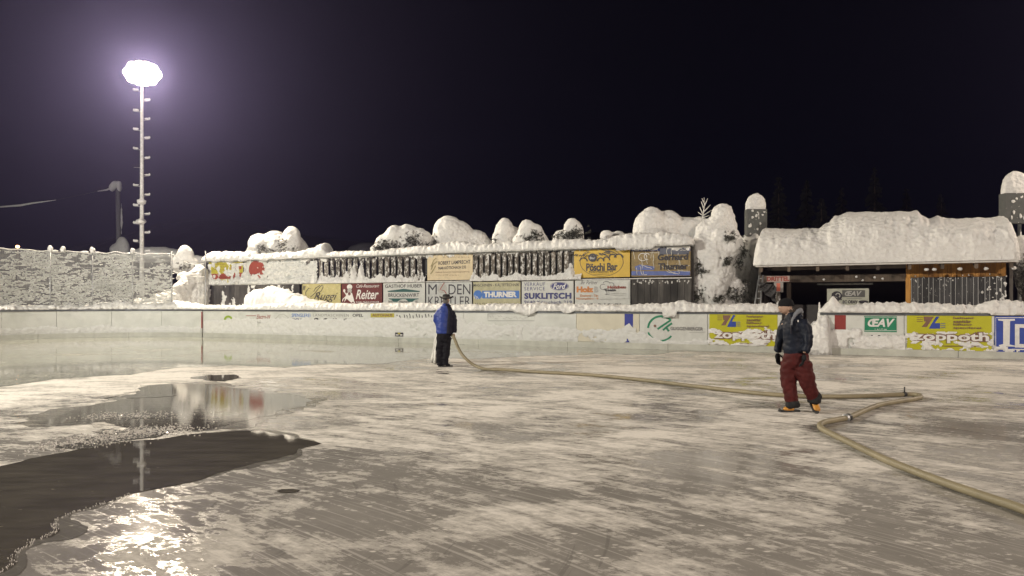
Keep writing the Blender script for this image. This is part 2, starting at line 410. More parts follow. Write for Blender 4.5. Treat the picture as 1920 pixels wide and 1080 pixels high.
# ------------------------------------------------------------------ flat print
def text_mb(body, u0, z0, u1, z1, off, shear=0.0, bold=0.0, spacing=1.0, rot=0.0, curve=0.0):
    """lettering fitted to the rectangle u0..u1, z0..z1 on the plane off"""
    cu = bpy.data.curves.new('t', 'FONT'); cu.body = body; cu.shear = shear; cu.offset = bold; cu.space_character = spacing
    cu.resolution_u = 3
    ob = bpy.data.objects.new('t', cu); me = bpy.data.meshes.new_from_object(ob)
    bpy.data.objects.remove(ob); mb = MB()
    if not me.vertices: return mb
    xs = [v.co.x for v in me.vertices]; ys = [v.co.y for v in me.vertices]
    x0, x1, y0, y1 = min(xs), max(xs), min(ys), max(ys)
    for v in me.vertices:
        a = (v.co.x - x0) / (x1 - x0 + 1e-9); b = (v.co.y - y0) / (y1 - y0 + 1e-9)
        mb.v.append(P(u0 + (u1 - u0) * a, off, z0 + (z1 - z0) * b + rot * (a - 0.5) + curve * (4 * (a - 0.5) ** 2)))
    mb.f = [tuple(p.vertices) for p in me.polygons]; bpy.data.meshes.remove(me); return mb
class Sign:
    """a flat board on the plane off, laid out with corner measurements taken in image pixels"""
    def __init__(s, name, x0, y0, x1, y1, off, face, label, cat='sign', group=None, thick=0.03, yr=None, edge=None):
        s.off = off; s.n = 0; s.u0, s.u1 = SU(x0, off), SU(x1, off)
        xm = (x0 + x1) / 2
        s.z1 = SZ(xm, y0, off); s.z0 = SZ(xm, y1, off); s.xm = xm
        s.r = root(name, P((s.u0 + s.u1) / 2, off, s.z0), label, cat, group)
        MB().rbox(s.u0 + 0.02, s.u1 - 0.02, off, off + thick, s.z0, s.z1).build('face', face, s.r)
        if edge:
            e = MB(); w = 0.03
            e.rbox(s.u0, s.u0 + w, off - 0.008, off - 0.001, s.z0, s.z1); e.rbox(s.u1 - w, s.u1, off - 0.008, off - 0.001, s.z0, s.z1)
            e.rbox(s.u0 + w, s.u1 - w, off - 0.008, off - 0.001, s.z1 - w, s.z1); e.rbox(s.u0 + w, s.u1 - w, off - 0.008, off - 0.001, s.z0, s.z0 + w)
            e.build('frame', edge, s.r)
    def lay(s): s.n += 1; return s.off - 0.003 * s.n - 0.001
    def text(s, body, x0, y0, x1, y1, m, **k):
        o = s.lay(); xm = (x0 + x1) / 2
        mb = text_mb(body, SU(x0, o), SZ(xm, y1, o), SU(x1, o), SZ(xm, y0, o), o, **k)
        if y1 - y0 < 8.5: return mb.build('lettering', m, s.r)
        # big letters are cut out one by one
        par = list(range(len(mb.v)))
        def find(i):
            while par[i] != i: par[i] = par[par[i]]; i = par[i]
            return i
        for f in mb.f:
            for q in f[1:]: par[find(q)] = find(f[0])
        grp = {}
        for f in mb.f: grp.setdefault(find(f[0]), []).append(f)
        items = []
        for fs in grp.values():
            us = [Vector((mb.v[i].x, mb.v[i].y)).dot(U) for f in fs for i in f]; items.append([min(us), max(us), fs])
        items.sort(key=lambda a: a[0]); out = []
        for it in items:
            if out and (min(it[1], out[-1][1]) - it[0]) > 0.6 * min(it[1] - it[0], out[-1][1] - out[-1][0]): out[-1][2] += it[2]; out[-1][1] = max(out[-1][1], it[1])
            else: out.append(it)
        for a, b, fs in out:
            ids = sorted({i for f in fs for i in f}); ix = {q: i for i, q in enumerate(ids)}; l_ = MB(); l_.v = [mb.v[i] for i in ids]; l_.f = [tuple(ix[i] for i in f) for f in fs]; l_.build('letter', m, s.r)
    def rect(s, x0, y0, x1, y1, m, name='print'):
        return s.pgon([[(x0, y0), (x1, y0), (x1, y1), (x0, y1)]], m, name)
    def pgon(s, polys, m, name='print'):
        o = s.lay(); mb = MB()
        for pl in polys: mb.poly([P(SU(x, o), o, SZ(x, y, o)) for x, y in reversed(pl)])
        return mb.build(name, m, s.r)
    def disc(s, cx, cy, rx, ry, m, name='print', ring=0.0, n=32, a0=0, a1=360):
        o = s.lay(); mb = MB(); k = 0
        if ring:
            for i in range(n + 1):
                a = math.radians(a0 + (a1 - a0) * i / n)
                for q in (1.0, 1.0 - ring):
                    x, y = cx + rx * q * math.cos(a), cy - ry * q * math.sin(a); mb.v.append(P(SU(x, o), o, SZ(x, y, o)))
            mb.f = [(2 * i, 2 * i + 1, 2 * i + 3, 2 * i + 2) for i in range(n)]
        else:
            mb.poly([P(SU(cx + rx * math.cos(2 * math.pi * i / n), o), o, SZ(cx + rx * math.cos(2 * math.pi * i / n), cy + ry * math.sin(2 * math.pi * i / n), o)) for i in range(n)])
        return mb.build(name, m, s.r)
    def stroke(s, lines, w, m, name='print'):
        """lines of pixel points drawn w pixels wide"""
        if 1 < len(lines) <= 8:
            for ln in lines: s.stroke([ln], w, m, name)
            return
        o = s.lay(); mb = MB()
        for ln in lines:
            pts = [Vector(p) for p in ln]; k = len(mb.v); ww = w
            for i, p in enumerate(pts):
                t = (pts[min(i + 1, len(pts) - 1)] - pts[max(i - 1, 0)]).normalized(); nn = Vector((-t.y, t.x)) * ww / 2
                for q in (p + nn, p - nn): mb.v.append(P(SU(q.x, o), o, SZ(q.x, q.y, o)))
            for i in range(len(pts) - 1): mb.f.append((k + 2 * i, k + 2 * i + 1, k + 2 * i + 3, k + 2 * i + 2))
        return mb.build(name, m, s.r, kind='stuff' if len(lines) > 8 else None)
def scrawl(s, x0, y0, x1, y1, m, n, w=0.9, seed=1):
    """worn print that can no longer be read"""
    rnd = random.Random(seed); h = y1 - y0; ln = []
    for i in range(max(n, 9)):
        x = x0 + (x1 - x0) * (i + rnd.uniform(.1, .6)) / max(n, 9); a = y0 + h * rnd.uniform(0, .4); ln.append([(x, a), (x + rnd.uniform(-.4, 1.6), a + h * rnd.uniform(.2, .6)), (x + rnd.uniform(0, 2), y0 + h * rnd.uniform(.6, 1))])
    s.stroke(ln, w, m, 'worn_print')
def arcpts(cx, cy, rx, ry, a0, a1, n=14):
    return [(cx + rx * math.cos(math.radians(a0 + (a1 - a0) * i / n)), cy - ry * math.sin(math.radians(a0 + (a1 - a0) * i / n))) for i in range(n + 1)]

INK = mat('black_print', (0.025, 0.022, 0.03), 0.5, bump=0)
WHITEP = mat('white_print', (0.70, 0.70, 0.68), 0.5, bump=0)
GREYP = mat('grey_print', (0.22, 0.22, 0.22), 0.5, bump=0)
LGREYP = mat('pale_grey_print', (0.40, 0.40, 0.38), 0.5, bump=0)
NAVY = mat('navy_print', (0.025, 0.03, 0.16), 0.5, bump=0)
BLUE = mat('blue_print', (0.035, 0.15, 0.48), 0.5, bump=0)
ROYAL = mat('royal_print', (0.02, 0.055, 0.33), 0.5, bump=0)
LINEBLUE = mat('line_blue', (0.018, 0.03, 0.26), 0.5, bump=0)
REDP = mat('red_print', (0.28, 0.05, 0.03), 0.5, bump=0)
LINERED = mat('line_red', (0.24, 0.03, 0.024), 0.5, bump=0)
GREEN = mat('green_print', (0.01, 0.20, 0.10), 0.5, bump=0)
DGREEN = mat('dark_green_print', (0.01, 0.085, 0.075), 0.5, bump=0)
BROWN = mat('brown_print', (0.19, 0.10, 0.07), 0.5, bump=0)
ORP = mat('orange_print', (0.55, 0.20, 0.04), 0.5, bump=0)
YELLOW = mat('yellow_banner', (0.46, 0.45, 0.008), 0.45, var=0.06, scale=1.5)
GOLD = mat('golden_plywood', (0.60, 0.40, 0.045), 0.5, var=0.10, scale=2.5)
SAND = mat('sand_sign', (0.62, 0.52, 0.34), 0.55, var=0.10, scale=5, frost=0.1)
STRAW = mat('straw_sign', (0.50, 0.45, 0.21), 0.55, var=0.12, scale=6, frost=0.28)
MAROON = mat('maroon_sign', (0.125, 0.02, 0.017), 0.5, var=0.2, scale=6, frost=0.12)
WHITES = mat('white_sign', (0.56, 0.575, 0.545), 0.5, var=0.10, scale=4, frost=0.1)
COLDW = mat('cold_white_sign', (0.48, 0.50, 0.49), 0.5, var=0.12, scale=4, frost=0.1)
OLIVEB = mat('brass_sign', (0.42, 0.40, 0.24), 0.45, var=0.16, scale=5, frost=0.2)
TAN = mat('tan_netting_sign', (0.26, 0.19, 0.08), 0.6, var=0.25, scale=8, frost=0.1)
BLUEB = mat('faded_blue_print', (0.09, 0.13, 0.36), 0.5, var=0.2, scale=6, bump=0, frost=0.1)

# ================================================================== SETTING
# ground and ice
g = MB(); g.poly([(-220, -120, -0.03), (220, -120, -0.03), (220, 260, -0.03), (-220, 260, -0.03)])
props(g.build('ground', SOFT), kind='structure')
ice = MB(); outl = []
for i in range(40): outl.append(P(-R0 * math.pi / 2 * (1 - i / 39.0), -0.0, 0))
outl = [P(-R0 * math.pi / 2 - 22, 0, 0)] + outl + [P(56, 0, 0), P(56, -31, 0), ]
outl.append(P(56, -31, 0) - Vector((U.x, U.y, 0)) * (56 + R0))
ice.poly(list(reversed(outl[:-2] + outl[-2:])))
for f in ice.f: pass
ice_o = ice.build('ice_surface', ICE); props(ice_o, kind='structure')
if ice_o.data.polygons[0].normal.z < 0: ice_o.data.flip_normals()

def jag(pts, amp, sub=6, seed=0.0):
    out = []
    for i in range(len(pts)):
        a = Vector(pts[i]); b = Vector(pts[(i + 1) % len(pts)]); L = (b - a).length; k = max(2, int(L / 0.10)); k = min(k, 60)
        nn = Vector((-(b - a).y, (b - a).x, 0)).normalized()
        for j in range(k):
            p = a.lerp(b, j / k); w = amp * min(1, L) * (fbm(p + Vector((seed, 0, 0)), 1.3, 5) + 0.35 * fbm(p + Vector((seed, 0, 0)), 7, 3))
            out.append(p + nn * w + Vector((noise.noise(p * 3), 0, 0)) * amp * 0.7)
    return out
def sheet(name, px, z, m, amp=0.12, conv=None, seed=0.0, grow=0.0):
    pts = [gnd(x, y) if conv is None else gnd(*conv(x, y)) for x, y in px]
    pts = jag(pts, amp, seed=seed)
    if grow:
        ar = sum(a.x * b.y - a.y * b.x for a, b in zip(pts, pts[1:] + pts[:1])); sg = 1 if ar > 0 else -1; q = []
        for i, p in enumerate(pts):
            tt = pts[(i + 2) % len(pts)] - pts[i - 2]; nn = Vector((tt.y, -tt.x, 0)).normalized() * sg
            q.append(p + nn * grow * max(0.05, 0.55 + 1.3 * noise.noise(p * 0.9) + 0.6 * noise.noise(p * 4)))
        pts = q
    for p in pts: p.z = z
    mb = MB(); mb.poly(pts); o = mb.build(name, m)
    if o.data.polygons[0].normal.z < 0: o.data.flip_normals()
    return props(o, kind='structure')
Z7 = lambda x, y: (x / 2.347, 620 + y / 2.347)
# wet strip along the far boards
far_edge = [(P(s, -0.05)) for s in [-R0 * math.pi / 2 - 12, -R0 * math.pi / 2 - 4, -R0 * 1.3, -R0 * 1.0, -R0 * 0.7, -R0 * 0.4, -R0 * 0.2, 0, 8, 16, 20]]
near_px = [(1290, 659), (1230, 664), (1100, 666), (980, 669), (880, 672), (800, 673), (735, 680), (660, 684), (600, 682), (540, 688), (430, 686), (330, 690), (270, 698), (235, 705), (150, 709), (90, 713), (30, 722), (0, 725), (-200, 735)]
pts = far_edge + [gnd(x, y) for x, y in near_px]
mbw = MB(); pj = []
near = [gnd(x, y) for x, y in near_px]
jn = jag(near, 0.35)[: -60] if False else None
cut = []
for a, b in zip(near, near[1:]):
    k = max(3, int((b - a).length / 0.12))
    for j in range(k):
        p = a.lerp(b, j / k); cut.append(p + Vector((0, 1, 0)) * 0.55 * (fbm(p, 0.6, 5) + 0.3 * fbm(p, 4, 3)))
cut.append(near[-1])
allp = far_edge + cut
for p in allp: p.z = 0.004
mbw.poly(allp); wo_ = mbw.build('wet_ice', WETICE)
if wo_.data.polygons[0].normal.z < 0: wo_.data.flip_normals()
props(wo_, kind='structure')

main_p = [(-260, 690), (0, 600), (130, 565), (280, 535), (400, 512), (560, 490), (700, 478), (800, 462), (900, 452), (1010, 445), (1100, 441), (1140, 442), (1250, 457), (1310, 466), (1335, 478), (1400, 497), (1310, 530), (1290, 545), (1150, 580), (1000, 615), (870, 655), (700, 695), (600, 712), (560, 724), (520, 740), (400, 780), (320, 802), (250, 838), (238, 860), (243, 880), (205, 910), (140, 925), (135, 945), (75, 970), (50, 1000), (62, 1020), (0, 1070), (-120, 1120), (-500, 1150), (-500, 800)]
MARGIN = ice_mat('wet_margin', base=(0.16, 0.152, 0.132), frostc=(0.30, 0.285, 0.25), thr=0.50, width=0.12, rough0=0.06, rough1=0.3, bump=0.08)
sheet('wet_margin', main_p, 0.0025, MARGIN, 0.10, Z7, 0.0, 0.20)
sheet('puddle', main_p, 0.005, PUDDLE, 0.10, Z7)
up_p = [(150, 405), (230, 385), (300, 360), (380, 333), (470, 318), (560, 300), (610, 262), (650, 242), (760, 232), (900, 237), (1000, 248), (1100, 262), (1180, 270), (1360, 300), (1365, 322), (1250, 350), (1180, 375), (1110, 385), (1000, 420), (900, 438), (800, 444), (700, 436), (500, 420), (450, 402), (350, 403), (230, 411)]
sheet('wet_margin', up_p, 0.0032, MARGIN, 0.16, Z7, 5, 0.45)
sheet('puddle', up_p, 0.005, RIPPLE, 0.16, Z7, 5)
sheet('puddle', [(830, 207), (900, 196), (1040, 193), (1060, 208), (1000, 224), (900, 220)], 0.004, PUDDLE, 0.15, Z7, 9)
sheet('puddle', [(1215, 707), (1240, 699), (1290, 698), (1320, 703), (1310, 712), (1270, 716), (1230, 714)], 0.004, PUDDLE, 0.02, Z7, 11)
sheet('slush', [(250, 512), (330, 492), (400, 478), (500, 460), (580, 432), (640, 424), (700, 432), (770, 440), (760, 452), (700, 462), (620, 476), (520, 492), (440, 510), (380, 522), (300, 522)], 0.008, SLUSH, 0.22, Z7, 3)
sheet('slush', [(440, 378), (520, 366), (640, 364), (760, 374), (700, 386), (560, 392), (470, 390)], 0.008, SLUSH, 0.2, Z7, 4)
sheet('slush', [(520, 292), (600, 284), (700, 282), (790, 286), (700, 296), (560, 300)], 0.008, SLUSH, 0.2, Z7, 6)
GLINT = mat('painted_glint', (0.72, 0.70, 0.66), 0.07, bump=0, var=0.05)  # white colour stands in for lamp sparkle on the wet ice
def glint_flakes(curve, spread, n, seed, size=(0.005, 0.018)):
    """small tilted white flakes standing in for lamp glints on the wet surface"""
    random.seed(seed); mb = MB(); pts = [gnd(*Z7(*c)) for c in curve]
    for i in range(n):
        t = random.random() * (len(pts) - 1); k = int(t); p = pts[k].lerp(pts[k + 1], t - k)
        p = p + Vector((random.gauss(0, spread[0]), random.gauss(0, spread[1]), 0)); p.z = 0.012
        r = random.uniform(*size) * (p.y / 9.0); tx, ty = random.gauss(0.05, 0.12), random.gauss(-0.10, 0.12); a0 = random.random() * 6.28; q = len(mb.v)
        m_ = random.choice((3, 4, 5)); top = []
        for j in range(m_):
            a = a0 + 6.283 * j / m_; x, y = r * 1.6 * math.cos(a) * random.uniform(.6, 1.1), r * math.sin(a) * random.uniform(.6, 1.1); top.append(Vector((p.x + x, p.y + y, 0.012 + r * .2 + tx * x + ty * y)))
        mb.v += top + [Vector((v.x, v.y, 0.002)) for v in top]; mb.f.append(tuple(range(q, q + m_)))
        for j in range(m_): mb.f.append((q + j, q + m_ + j, q + m_ + (j + 1) % m_, q + (j + 1) % m_))
    return props(mb.build('glint_flecks', GLINT), 'white flecks added as lamp glitter on the wet patch', 'ice', None, 'stuff')
glint_flakes([(260, 512), (400, 485), (520, 468), (600, 440), (700, 445), (780, 440)], (0.20, 0.22), 900, 1, (0.003, 0.010))
glint_flakes([(440, 378), (560, 375), (700, 375)], (0.25, 0.18), 260, 2, (0.003, 0.009))
glint_flakes([(560, 724), (520, 740), (400, 780), (320, 802), (250, 838), (238, 860), (243, 880), (205, 910), (140, 925), (135, 945), (75, 970), (50, 1000), (62, 1020), (0, 1070)], (0.012, 0.02), 160, 4, (0.002, 0.005))

# ================================================================== RINK BOARDS
uGap0, uGap1 = SU(1466), SU(1538)
uEnd = 46.0
def seams(u0, u1, w):
    n = max(1, round((u1 - u0) / w)); return [u0 + (u1 - u0) * i / n for i in range(n + 1)]
BH = 1.285
def boards(name, u0, u1, label, curved=False):
    r = root(name, P((u0 + u1) / 2, 0), label, 'rink boards', 'rink boards around the far side')
    for a, b in zip(seams(u0, u1, 2.3)[:-1], seams(u0, u1, 2.3)[1:]):
        cream = (SU(1108) < (a + b) / 2 < SU(1215))
        MB().rbox(a + 0.008, b - 0.008, 0.0, 0.05, 0.215, BH - 0.05, n=8 if curved else 1).build('panel', BOARD_CREAM if cream else BOARD, r)
    for a, b in zip(seams(u0, u1, 4.0)[:-1], seams(u0, u1, 4.0)[1:]):
        MB().rbox(a + 0.006, b - 0.006, -0.018, 0.05, -0.01, 0.205, n=10 if curved else 1).build('kick_plate', KICK, r)
    n = 40 if curved else 1
    MB().rbox(u0, u1, -0.035, 0.10, BH - 0.045, BH + 0.035, n=n).build('top_rail', RAIL, r)
    MB().rbox(u0, u1, 0.052, 0.10, 0.0, BH - 0.05, n=n).build('backing', GREYM, r)
    return r
bl = boards('rink_board', -R0 * math.pi / 2 - 14, -0.03, 'long curved corner of pale rink boards left of the red line, under the snowy net', True)
bc = boards('rink_board', 0.03, uGap0, 'longest straight run of pale rink boards with faded adverts, behind the man in blue')
br = boards('rink_board', uGap1, uEnd, 'right hand run of rink boards starting beyond the gap, carrying the green and blue adverts')

# plastered snow on the boards
def hp(seed, zt, thick=0.05, hole=0.25):
    def f(u, z):
        top = zt(u) + 0.10 * nz(u, 0, 1.1, seed) + 0.05 * nz(u, 0, 6, seed + 1)
        h = min(1.0, (top - z) / 0.05) * thick * (0.75 + 0.5 * nz(u, z, 2.5, seed + 2)) + 0.020 * nz(u, z, 6, seed + 3)
        h *= min(1.0, (z - 0.20) / 0.10)
        k = nz(u, z, 1.6, seed + 4, 5)
        if k > hole: h -= (k - hole) * 0.5
        return h
    return f
def zt_mid(u):
    return interp([(0, 0.72), (2, 0.90), (10, 0.95), (14, 0.98), (16, 0.80), (SU(1150), 0.66), (SU(1200), 0.60), (SU(1240), 0.30), (28, 0.30)], u)[0]
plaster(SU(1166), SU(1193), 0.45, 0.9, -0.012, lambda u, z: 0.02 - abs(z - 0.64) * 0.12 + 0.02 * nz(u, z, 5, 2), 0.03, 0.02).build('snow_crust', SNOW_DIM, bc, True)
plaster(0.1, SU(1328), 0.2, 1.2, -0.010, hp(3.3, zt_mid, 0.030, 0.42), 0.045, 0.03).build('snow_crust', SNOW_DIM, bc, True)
def hya(seed):
    def f(u, z):
        k = nz(u, z * 1.8, 2.4, seed, 5)
        band = 1 - min(1, abs(z - 0.56) / 0.20)
        low = 1 - min(1, abs(z - 0.24) / 0.07)
        v = -0.022 + 0.045 * (band * 0.8 + low * 0.6) + 0.10 * k * (1 if z < 0.83 else 0) - (0.05 if z > 0.76 else 0)
        return min(0.05, v)
    return f
plaster(SU(1328), uGap0 - 0.05, 0.21, 0.9, -0.030, hya(11.5), 0.03, 0.022).build('snow_crust', SNOW, bc, True)
plaster(SU(1697), SU(1862), 0.21, 0.9, -0.030, hya(15.0), 0.03, 0.022).build('snow_crust', SNOW, br, True)
plaster(uGap1 + 0.02, SU(1697), 0.2, 1.0, -0.024, hp(21.0, lambda u: 0.80 if u < SU(1615) else 0.62, 0.07, 0.36), 0.035, 0.03).build('snow_crust', SNOW, br, True)
plaster(SU(1862), uEnd - 2, 0.2, 0.6, -0.024, hp(25.0, lambda u: 0.36, 0.05, 0.3), 0.04, 0.03).build('snow_crust', SNOW, br, True)
def hl(u, z):
    top = 0.50 + 0.22 * nz(u, 0, 0.45, 31) + 0.04 * nz(u, 0, 4, 32)
    return min(1, (top - z) / 0.04) * 0.03 * (0.8 + 0.4 * nz(u, z, 2, 33)) * min(1.0, (z - 0.18) / 0.1) + 0.008 * nz(u, z, 6, 30)
plaster(-14, -0.1, 0.2, 0.8, -0.006, hl, 0.07, 0.04).build('snow_crust', SNOW_DIM, bl, True)

# snow loaf on the top rail
def dr(u):
    k = noise.noise(Vector((u * 1.9, 4.4, 0))); return 0.10 * max(0, k - 0.12) * 3.0 if SU(870) < u < SU(1075) else (0.20 if abs(u - SU(1257)) < 0.22 else 0.0)
cap = [(0.0, 1.235, 1.42), (2.5, 1.235, 1.40), (5, 1.235, 1.52), (9, 1.235, 1.50), (12, 1.235, 1.52), (SU(860), 1.235, 1.46), (SU(1000), 1.235, 1.50), (SU(1180), 1.235, 1.47), (SU(1240), 1.235, 1.48), (SU(1277), 1.235, 1.60), (SU(1300), 1.235, 1.48), (uGap0 - 0.1, 1.235, 1.50)]
loaf([(a, b + .085, c + .09) for a, b, c in cap], -0.10, 0.55, 0.035, 16, 0.045, 0.026, 0.012, drips=dr).build('snow_cap', SNOW, bc, True)
cap = [(uGap1 - 0.05, 1.235, 1.42), (SU(1548), 1.235, 1.52), (SU(1561), 1.235, 1.72), (SU(1578), 1.235, 1.50), (SU(1640), 1.235, 1.52), (SU(1700), 1.235, 1.55), (SU(1760), 1.235, 1.48), (SU(1840), 1.235, 1.50), (SU(1880), 1.235, 1.62), (SU(1920), 1.235, 1.58), (uEnd, 1.235, 1.5)]
loaf([(a, b + .085, c + .07) for a, b, c in cap], -0.09, 0.55, 0.035, 16, 0.07, 0.02, 0.01, drips=lambda u: 0.05 if u > SU(1855) else 0).build('snow_cap', SNOW, br, True)
cap = [(-R0 * math.pi / 2 - 12, 1.235, 1.40), (-8.6, 1.235, 1.45), (-6.0, 1.235, 1.42), (-4.5, 1.235, 1.60), (-3, 1.235, 1.52), (-1.5, 1.235, 1.62), (0.0, 1.235, 1.42)]
loaf([(a, b + .085, c + .06) for a, b, c in cap], -0.02, 0.9, 0.05, 14, 0.10, 0.0, 0.0, ends=0.05).build('snow_cap', SNOW, bl, True)

# painted lines on the boards
def stripe(x0, x1, m, parent, off=-0.004):
    MB().rbox(SU(x0, off), SU(x1, off), off, off + 0.002, 0.225, BH - 0.055).build('painted_line', m, parent)
stripe(1171, 1187, LINEBLUE, bc); stripe(1565, 1586, LINERED, br)
MB().rbox(-0.09, -0.01, -0.006, -0.004, 0.42, 1.20).build('painted_line', LINERED, bl)

# ---- adverts on the boards
PO = -0.006
s = Sign('yellow_banner', 1329, 588.5, 1459, 651, PO - 0.006, YELLOW, 'yellow heating firm banner left of the walking man, partly iced over', 'banner', 'yellow banners on the boards', 0.006)
def heiz(s, dx, dy, k, full):
    X = lambda x: dx + (x - 1329) * k; Y = lambda y: dy + (y - 588.5) * (1.03 if k > 1 else 1)
    s.pgon([[(X(1355), Y(591)), (X(1371), Y(591)), (X(1360), Y(610)), (X(1352), Y(610)), (X(1359), Y(600)), (X(1356), Y(600))]], BROWN)
    s.pgon([[(X(1374), Y(591)), (X(1379), Y(591)), (X(1372), Y(603)), (X(1380), Y(603)), (X(1380), Y(613)), (X(1363), Y(613))]], ROYAL)
    for i in range(3):
        s.stroke([[(X(1345), Y(592.5 + 3.6 * i)), (X(1354), Y(592.5 + 3.6 * i))]], 1.0, BROWN); s.stroke([[(X(1381), Y(604 + 3.6 * i)), (X(1388), Y(604 + 3.6 * i))]], 1.0, ROYAL)
    for i, w in enumerate(('heizung', 'sanitär', 'lüftung', 'spenglerei')):
        s.text(w, X(1400), Y(591.3 + 6.0 * i), X((1431, 1427, 1428, 1442)[i]), Y(596.6 + 6.0 * i), BROWN, bold=0.02)
    s.text('zoppoth', X(1338), Y(618), X(1455), Y(641), BROWN, bold=0.09)
    s.text('zoppoth', X(1339), Y(619.5), X(1454), Y(639.5), WHITEP, bold=0.03)
    s.rect(X(1384), Y(644), X(1440), Y(645.2), BROWN)
heiz(s, 1329, 588.5, 1.0, True)
s = Sign('yellow_banner', 1699, 591, 1861, 657, PO - 0.006, YELLOW, 'yellow heating firm banner between the green sign and the blue advert', 'banner', 'yellow banners on the boards', 0.006)
heiz(s, 1699, 591, 1.246, True)
s = Sign('rink_advert', 1863, 591.5, 1978, 662, PO - 0.006, ROYAL, 'royal blue advert with big white serif letters at the right edge', 'banner', None, 0.006)
s.stroke([[(1867, 656), (1867, 595.5), (1974, 595.5)]], 1.3, WHITEP)
s.pgon([[(1871, 598), (1903, 598), (1903, 601), (1894, 602), (1893, 646), (1903, 648), (1903, 650), (1873, 649), (1873, 647), (1881, 645), (1881, 602), (1872, 601)]], WHITEP, 'lettering')
s.text('D', 1903, 608, 1950, 652, WHITEP, bold=0.01); s.stroke([[(1898, 655), (1972, 656)]], 2.0, WHITEP)
s = Sign('rink_advert', 1619, 592.5, 1683, 622.5, PO - 0.004, GREEN, 'green sign with white slanted letters on the boards right of the red line', 'sign', None, 0.004)
s.stroke([[(1621, 594.5), (1681, 594.5), (1681, 620), (1621, 620), (1621, 594.5)]], 0.8, WHITEP)
s.text('ŒAV', 1627, 597.5, 1678, 613, WHITEP, shear=0.3, bold=0.04); scrawl(s, 1640, 616, 1664, 619, WHITEP, 9, 0.8, 4)
s = Sign('rink_sticker', 1632, 628.5, 1652, 637, PO - 0.004, INK, 'small black sticker below the green sign on the boards', 'sign', None, 0.004)
s.text('LL OR', 1634, 630.5, 1650, 635, WHITEP, bold=0.03)
s = Sign('rink_advert', 1207, 589, 1327, 645, PO, WHITES, 'white advert with green bird ring and grey lettering beside the blue line', 'sign', None, 0.004)
s.stroke([arcpts(1239, 617, 24, 24, 60, 175)], 4.0, GREEN); s.stroke([arcpts(1239, 615, 25, 24, 200, 322)], 3.2, GREEN)
s.stroke([[(1241, 594), (1252, 596), (1258, 600)], [(1258, 600), (1246, 608), (1233, 617)], [(1260, 606), (1250, 613), (1243, 619)], [(1248, 613), (1254, 621)]], 3.6, GREEN)
s.disc(1228, 611, 2.4, 2.4, BROWN); s.text('GUGGENBERGER', 1257, 613, 1318, 619.5, GREYP, bold=0.02)
s.rect(1292, 622.5, 1322, 623.3, LGREYP)
s = Sign('rink_advert', 413, 585, 445, 628, PO, BOARD, 'pale advert with a lime green curl, leftmost on the straight boards', 'sign', None, 0.004)
LIME = mat('lime_print', (0.25, 0.38, 0.02), 0.5, bump=0)
s.stroke([arcpts(428, 600, 6.5, 6.5, -10, 200)], 4, LIME); s.stroke([[(420, 603), (424, 607)], [(425, 614), (427, 618)]], 2.4, LIME)
s = Sign('rink_advert', 446, 586, 509, 628, PO, BOARD, 'pale advert with red handwriting line above black lettering', 'sign', None, 0.004)
s.text('Electro-W', 481, 590, 508, 598, REDP, shear=0.4, bold=0.01); s.rect(461, 591.5, 480, 592.6, REDP); scrawl(s, 480, 601, 503, 609, GREYP, 10, 1.1, 5)
s = Sign('rink_advert', 512, 586, 583, 628, PO, BOARD, 'pale advert with two lines of blue capital letters', 'sign', None, 0.004)
s.text('SPENGLEREI', 547, 588, 582, 594.5, BLUE, bold=0.01); s.text('PICHLER', 547, 597, 579, 604, NAVY, bold=0.03); s.stroke([[(516, 598), (524, 590), (532, 589), (541, 596)]], 0.8, LGREYP)
s = Sign('rink_advert', 584.5, 586, 657, 628, PO, BOARD, 'pale advert with thin grey capitals over dark vehicle shapes', 'sign', None, 0.004)
s.text('LANDMASCHINEN', 587, 588.5, 654, 593.5, GREYP, spacing=1.2); s.disc(611, 601, 5.5, 4.5, INK); s.disc(649, 602, 6, 5, GREYP); s.disc(593, 598, 4, 2, INK); s.disc(628, 598, 4, 2, INK)
scrawl(s, 604, 622, 640, 625, LGREYP, 12, 0.7, 6)
s = Sign('rink_advert', 658.5, 586, 740, 628, PO, BOARD, 'pale advert with black car dealer lettering and a yellow strip', 'sign', None, 0.004)
s.text('OPEL', 661, 588.5, 681, 594, INK, bold=0.02); s.rect(695, 587.5, 739, 595, mat('yellow_strip', (0.42, 0.38, 0.04), bump=0)); s.text('AUTOHAUS', 698, 588.5, 736, 593.5, BROWN, bold=0.03)
s = Sign('rink_advert', 741.5, 586, 822, 628, PO, BOARD, 'pale advert with dark iced over letters left of the man in blue', 'sign', None, 0.004)
scrawl(s, 743, 588, 812, 597, INK, 12, 1.5, 3)
s = Sign('rink_sticker', 740, 623.5, 756, 630.5, PO - 0.052, INK, 'tiny black and yellow sticker low on the boards near the man in blue', 'sign', None, 0.045)
s.pgon([[(745, 623.9), (751, 623.9), (749, 627), (747, 627)]], mat('yellow_strip', (0.42, 0.38, 0.04))); s.rect(742, 627, 747, 629, WHITEP); s.rect(750, 627, 754.5, 629, WHITEP)
s = Sign('rink_advert', 912, 586, 1005, 640, PO, BOARD, 'pale advert with a thin rectangular outline, right of the man in blue', 'sign', None, 0.004)
s.stroke([[(915, 588.5), (1002, 588.5), (1002, 601.5), (915, 601.5), (915, 588.5)]], 0.9, GREYP)
random.seed(4)
s.stroke([[(x, 590 + random.random() * 8), (x + 2 + random.random() * 4, 592 + random.random() * 8)] for x in range(918, 1000, 5)], 1.0, LGREYP)

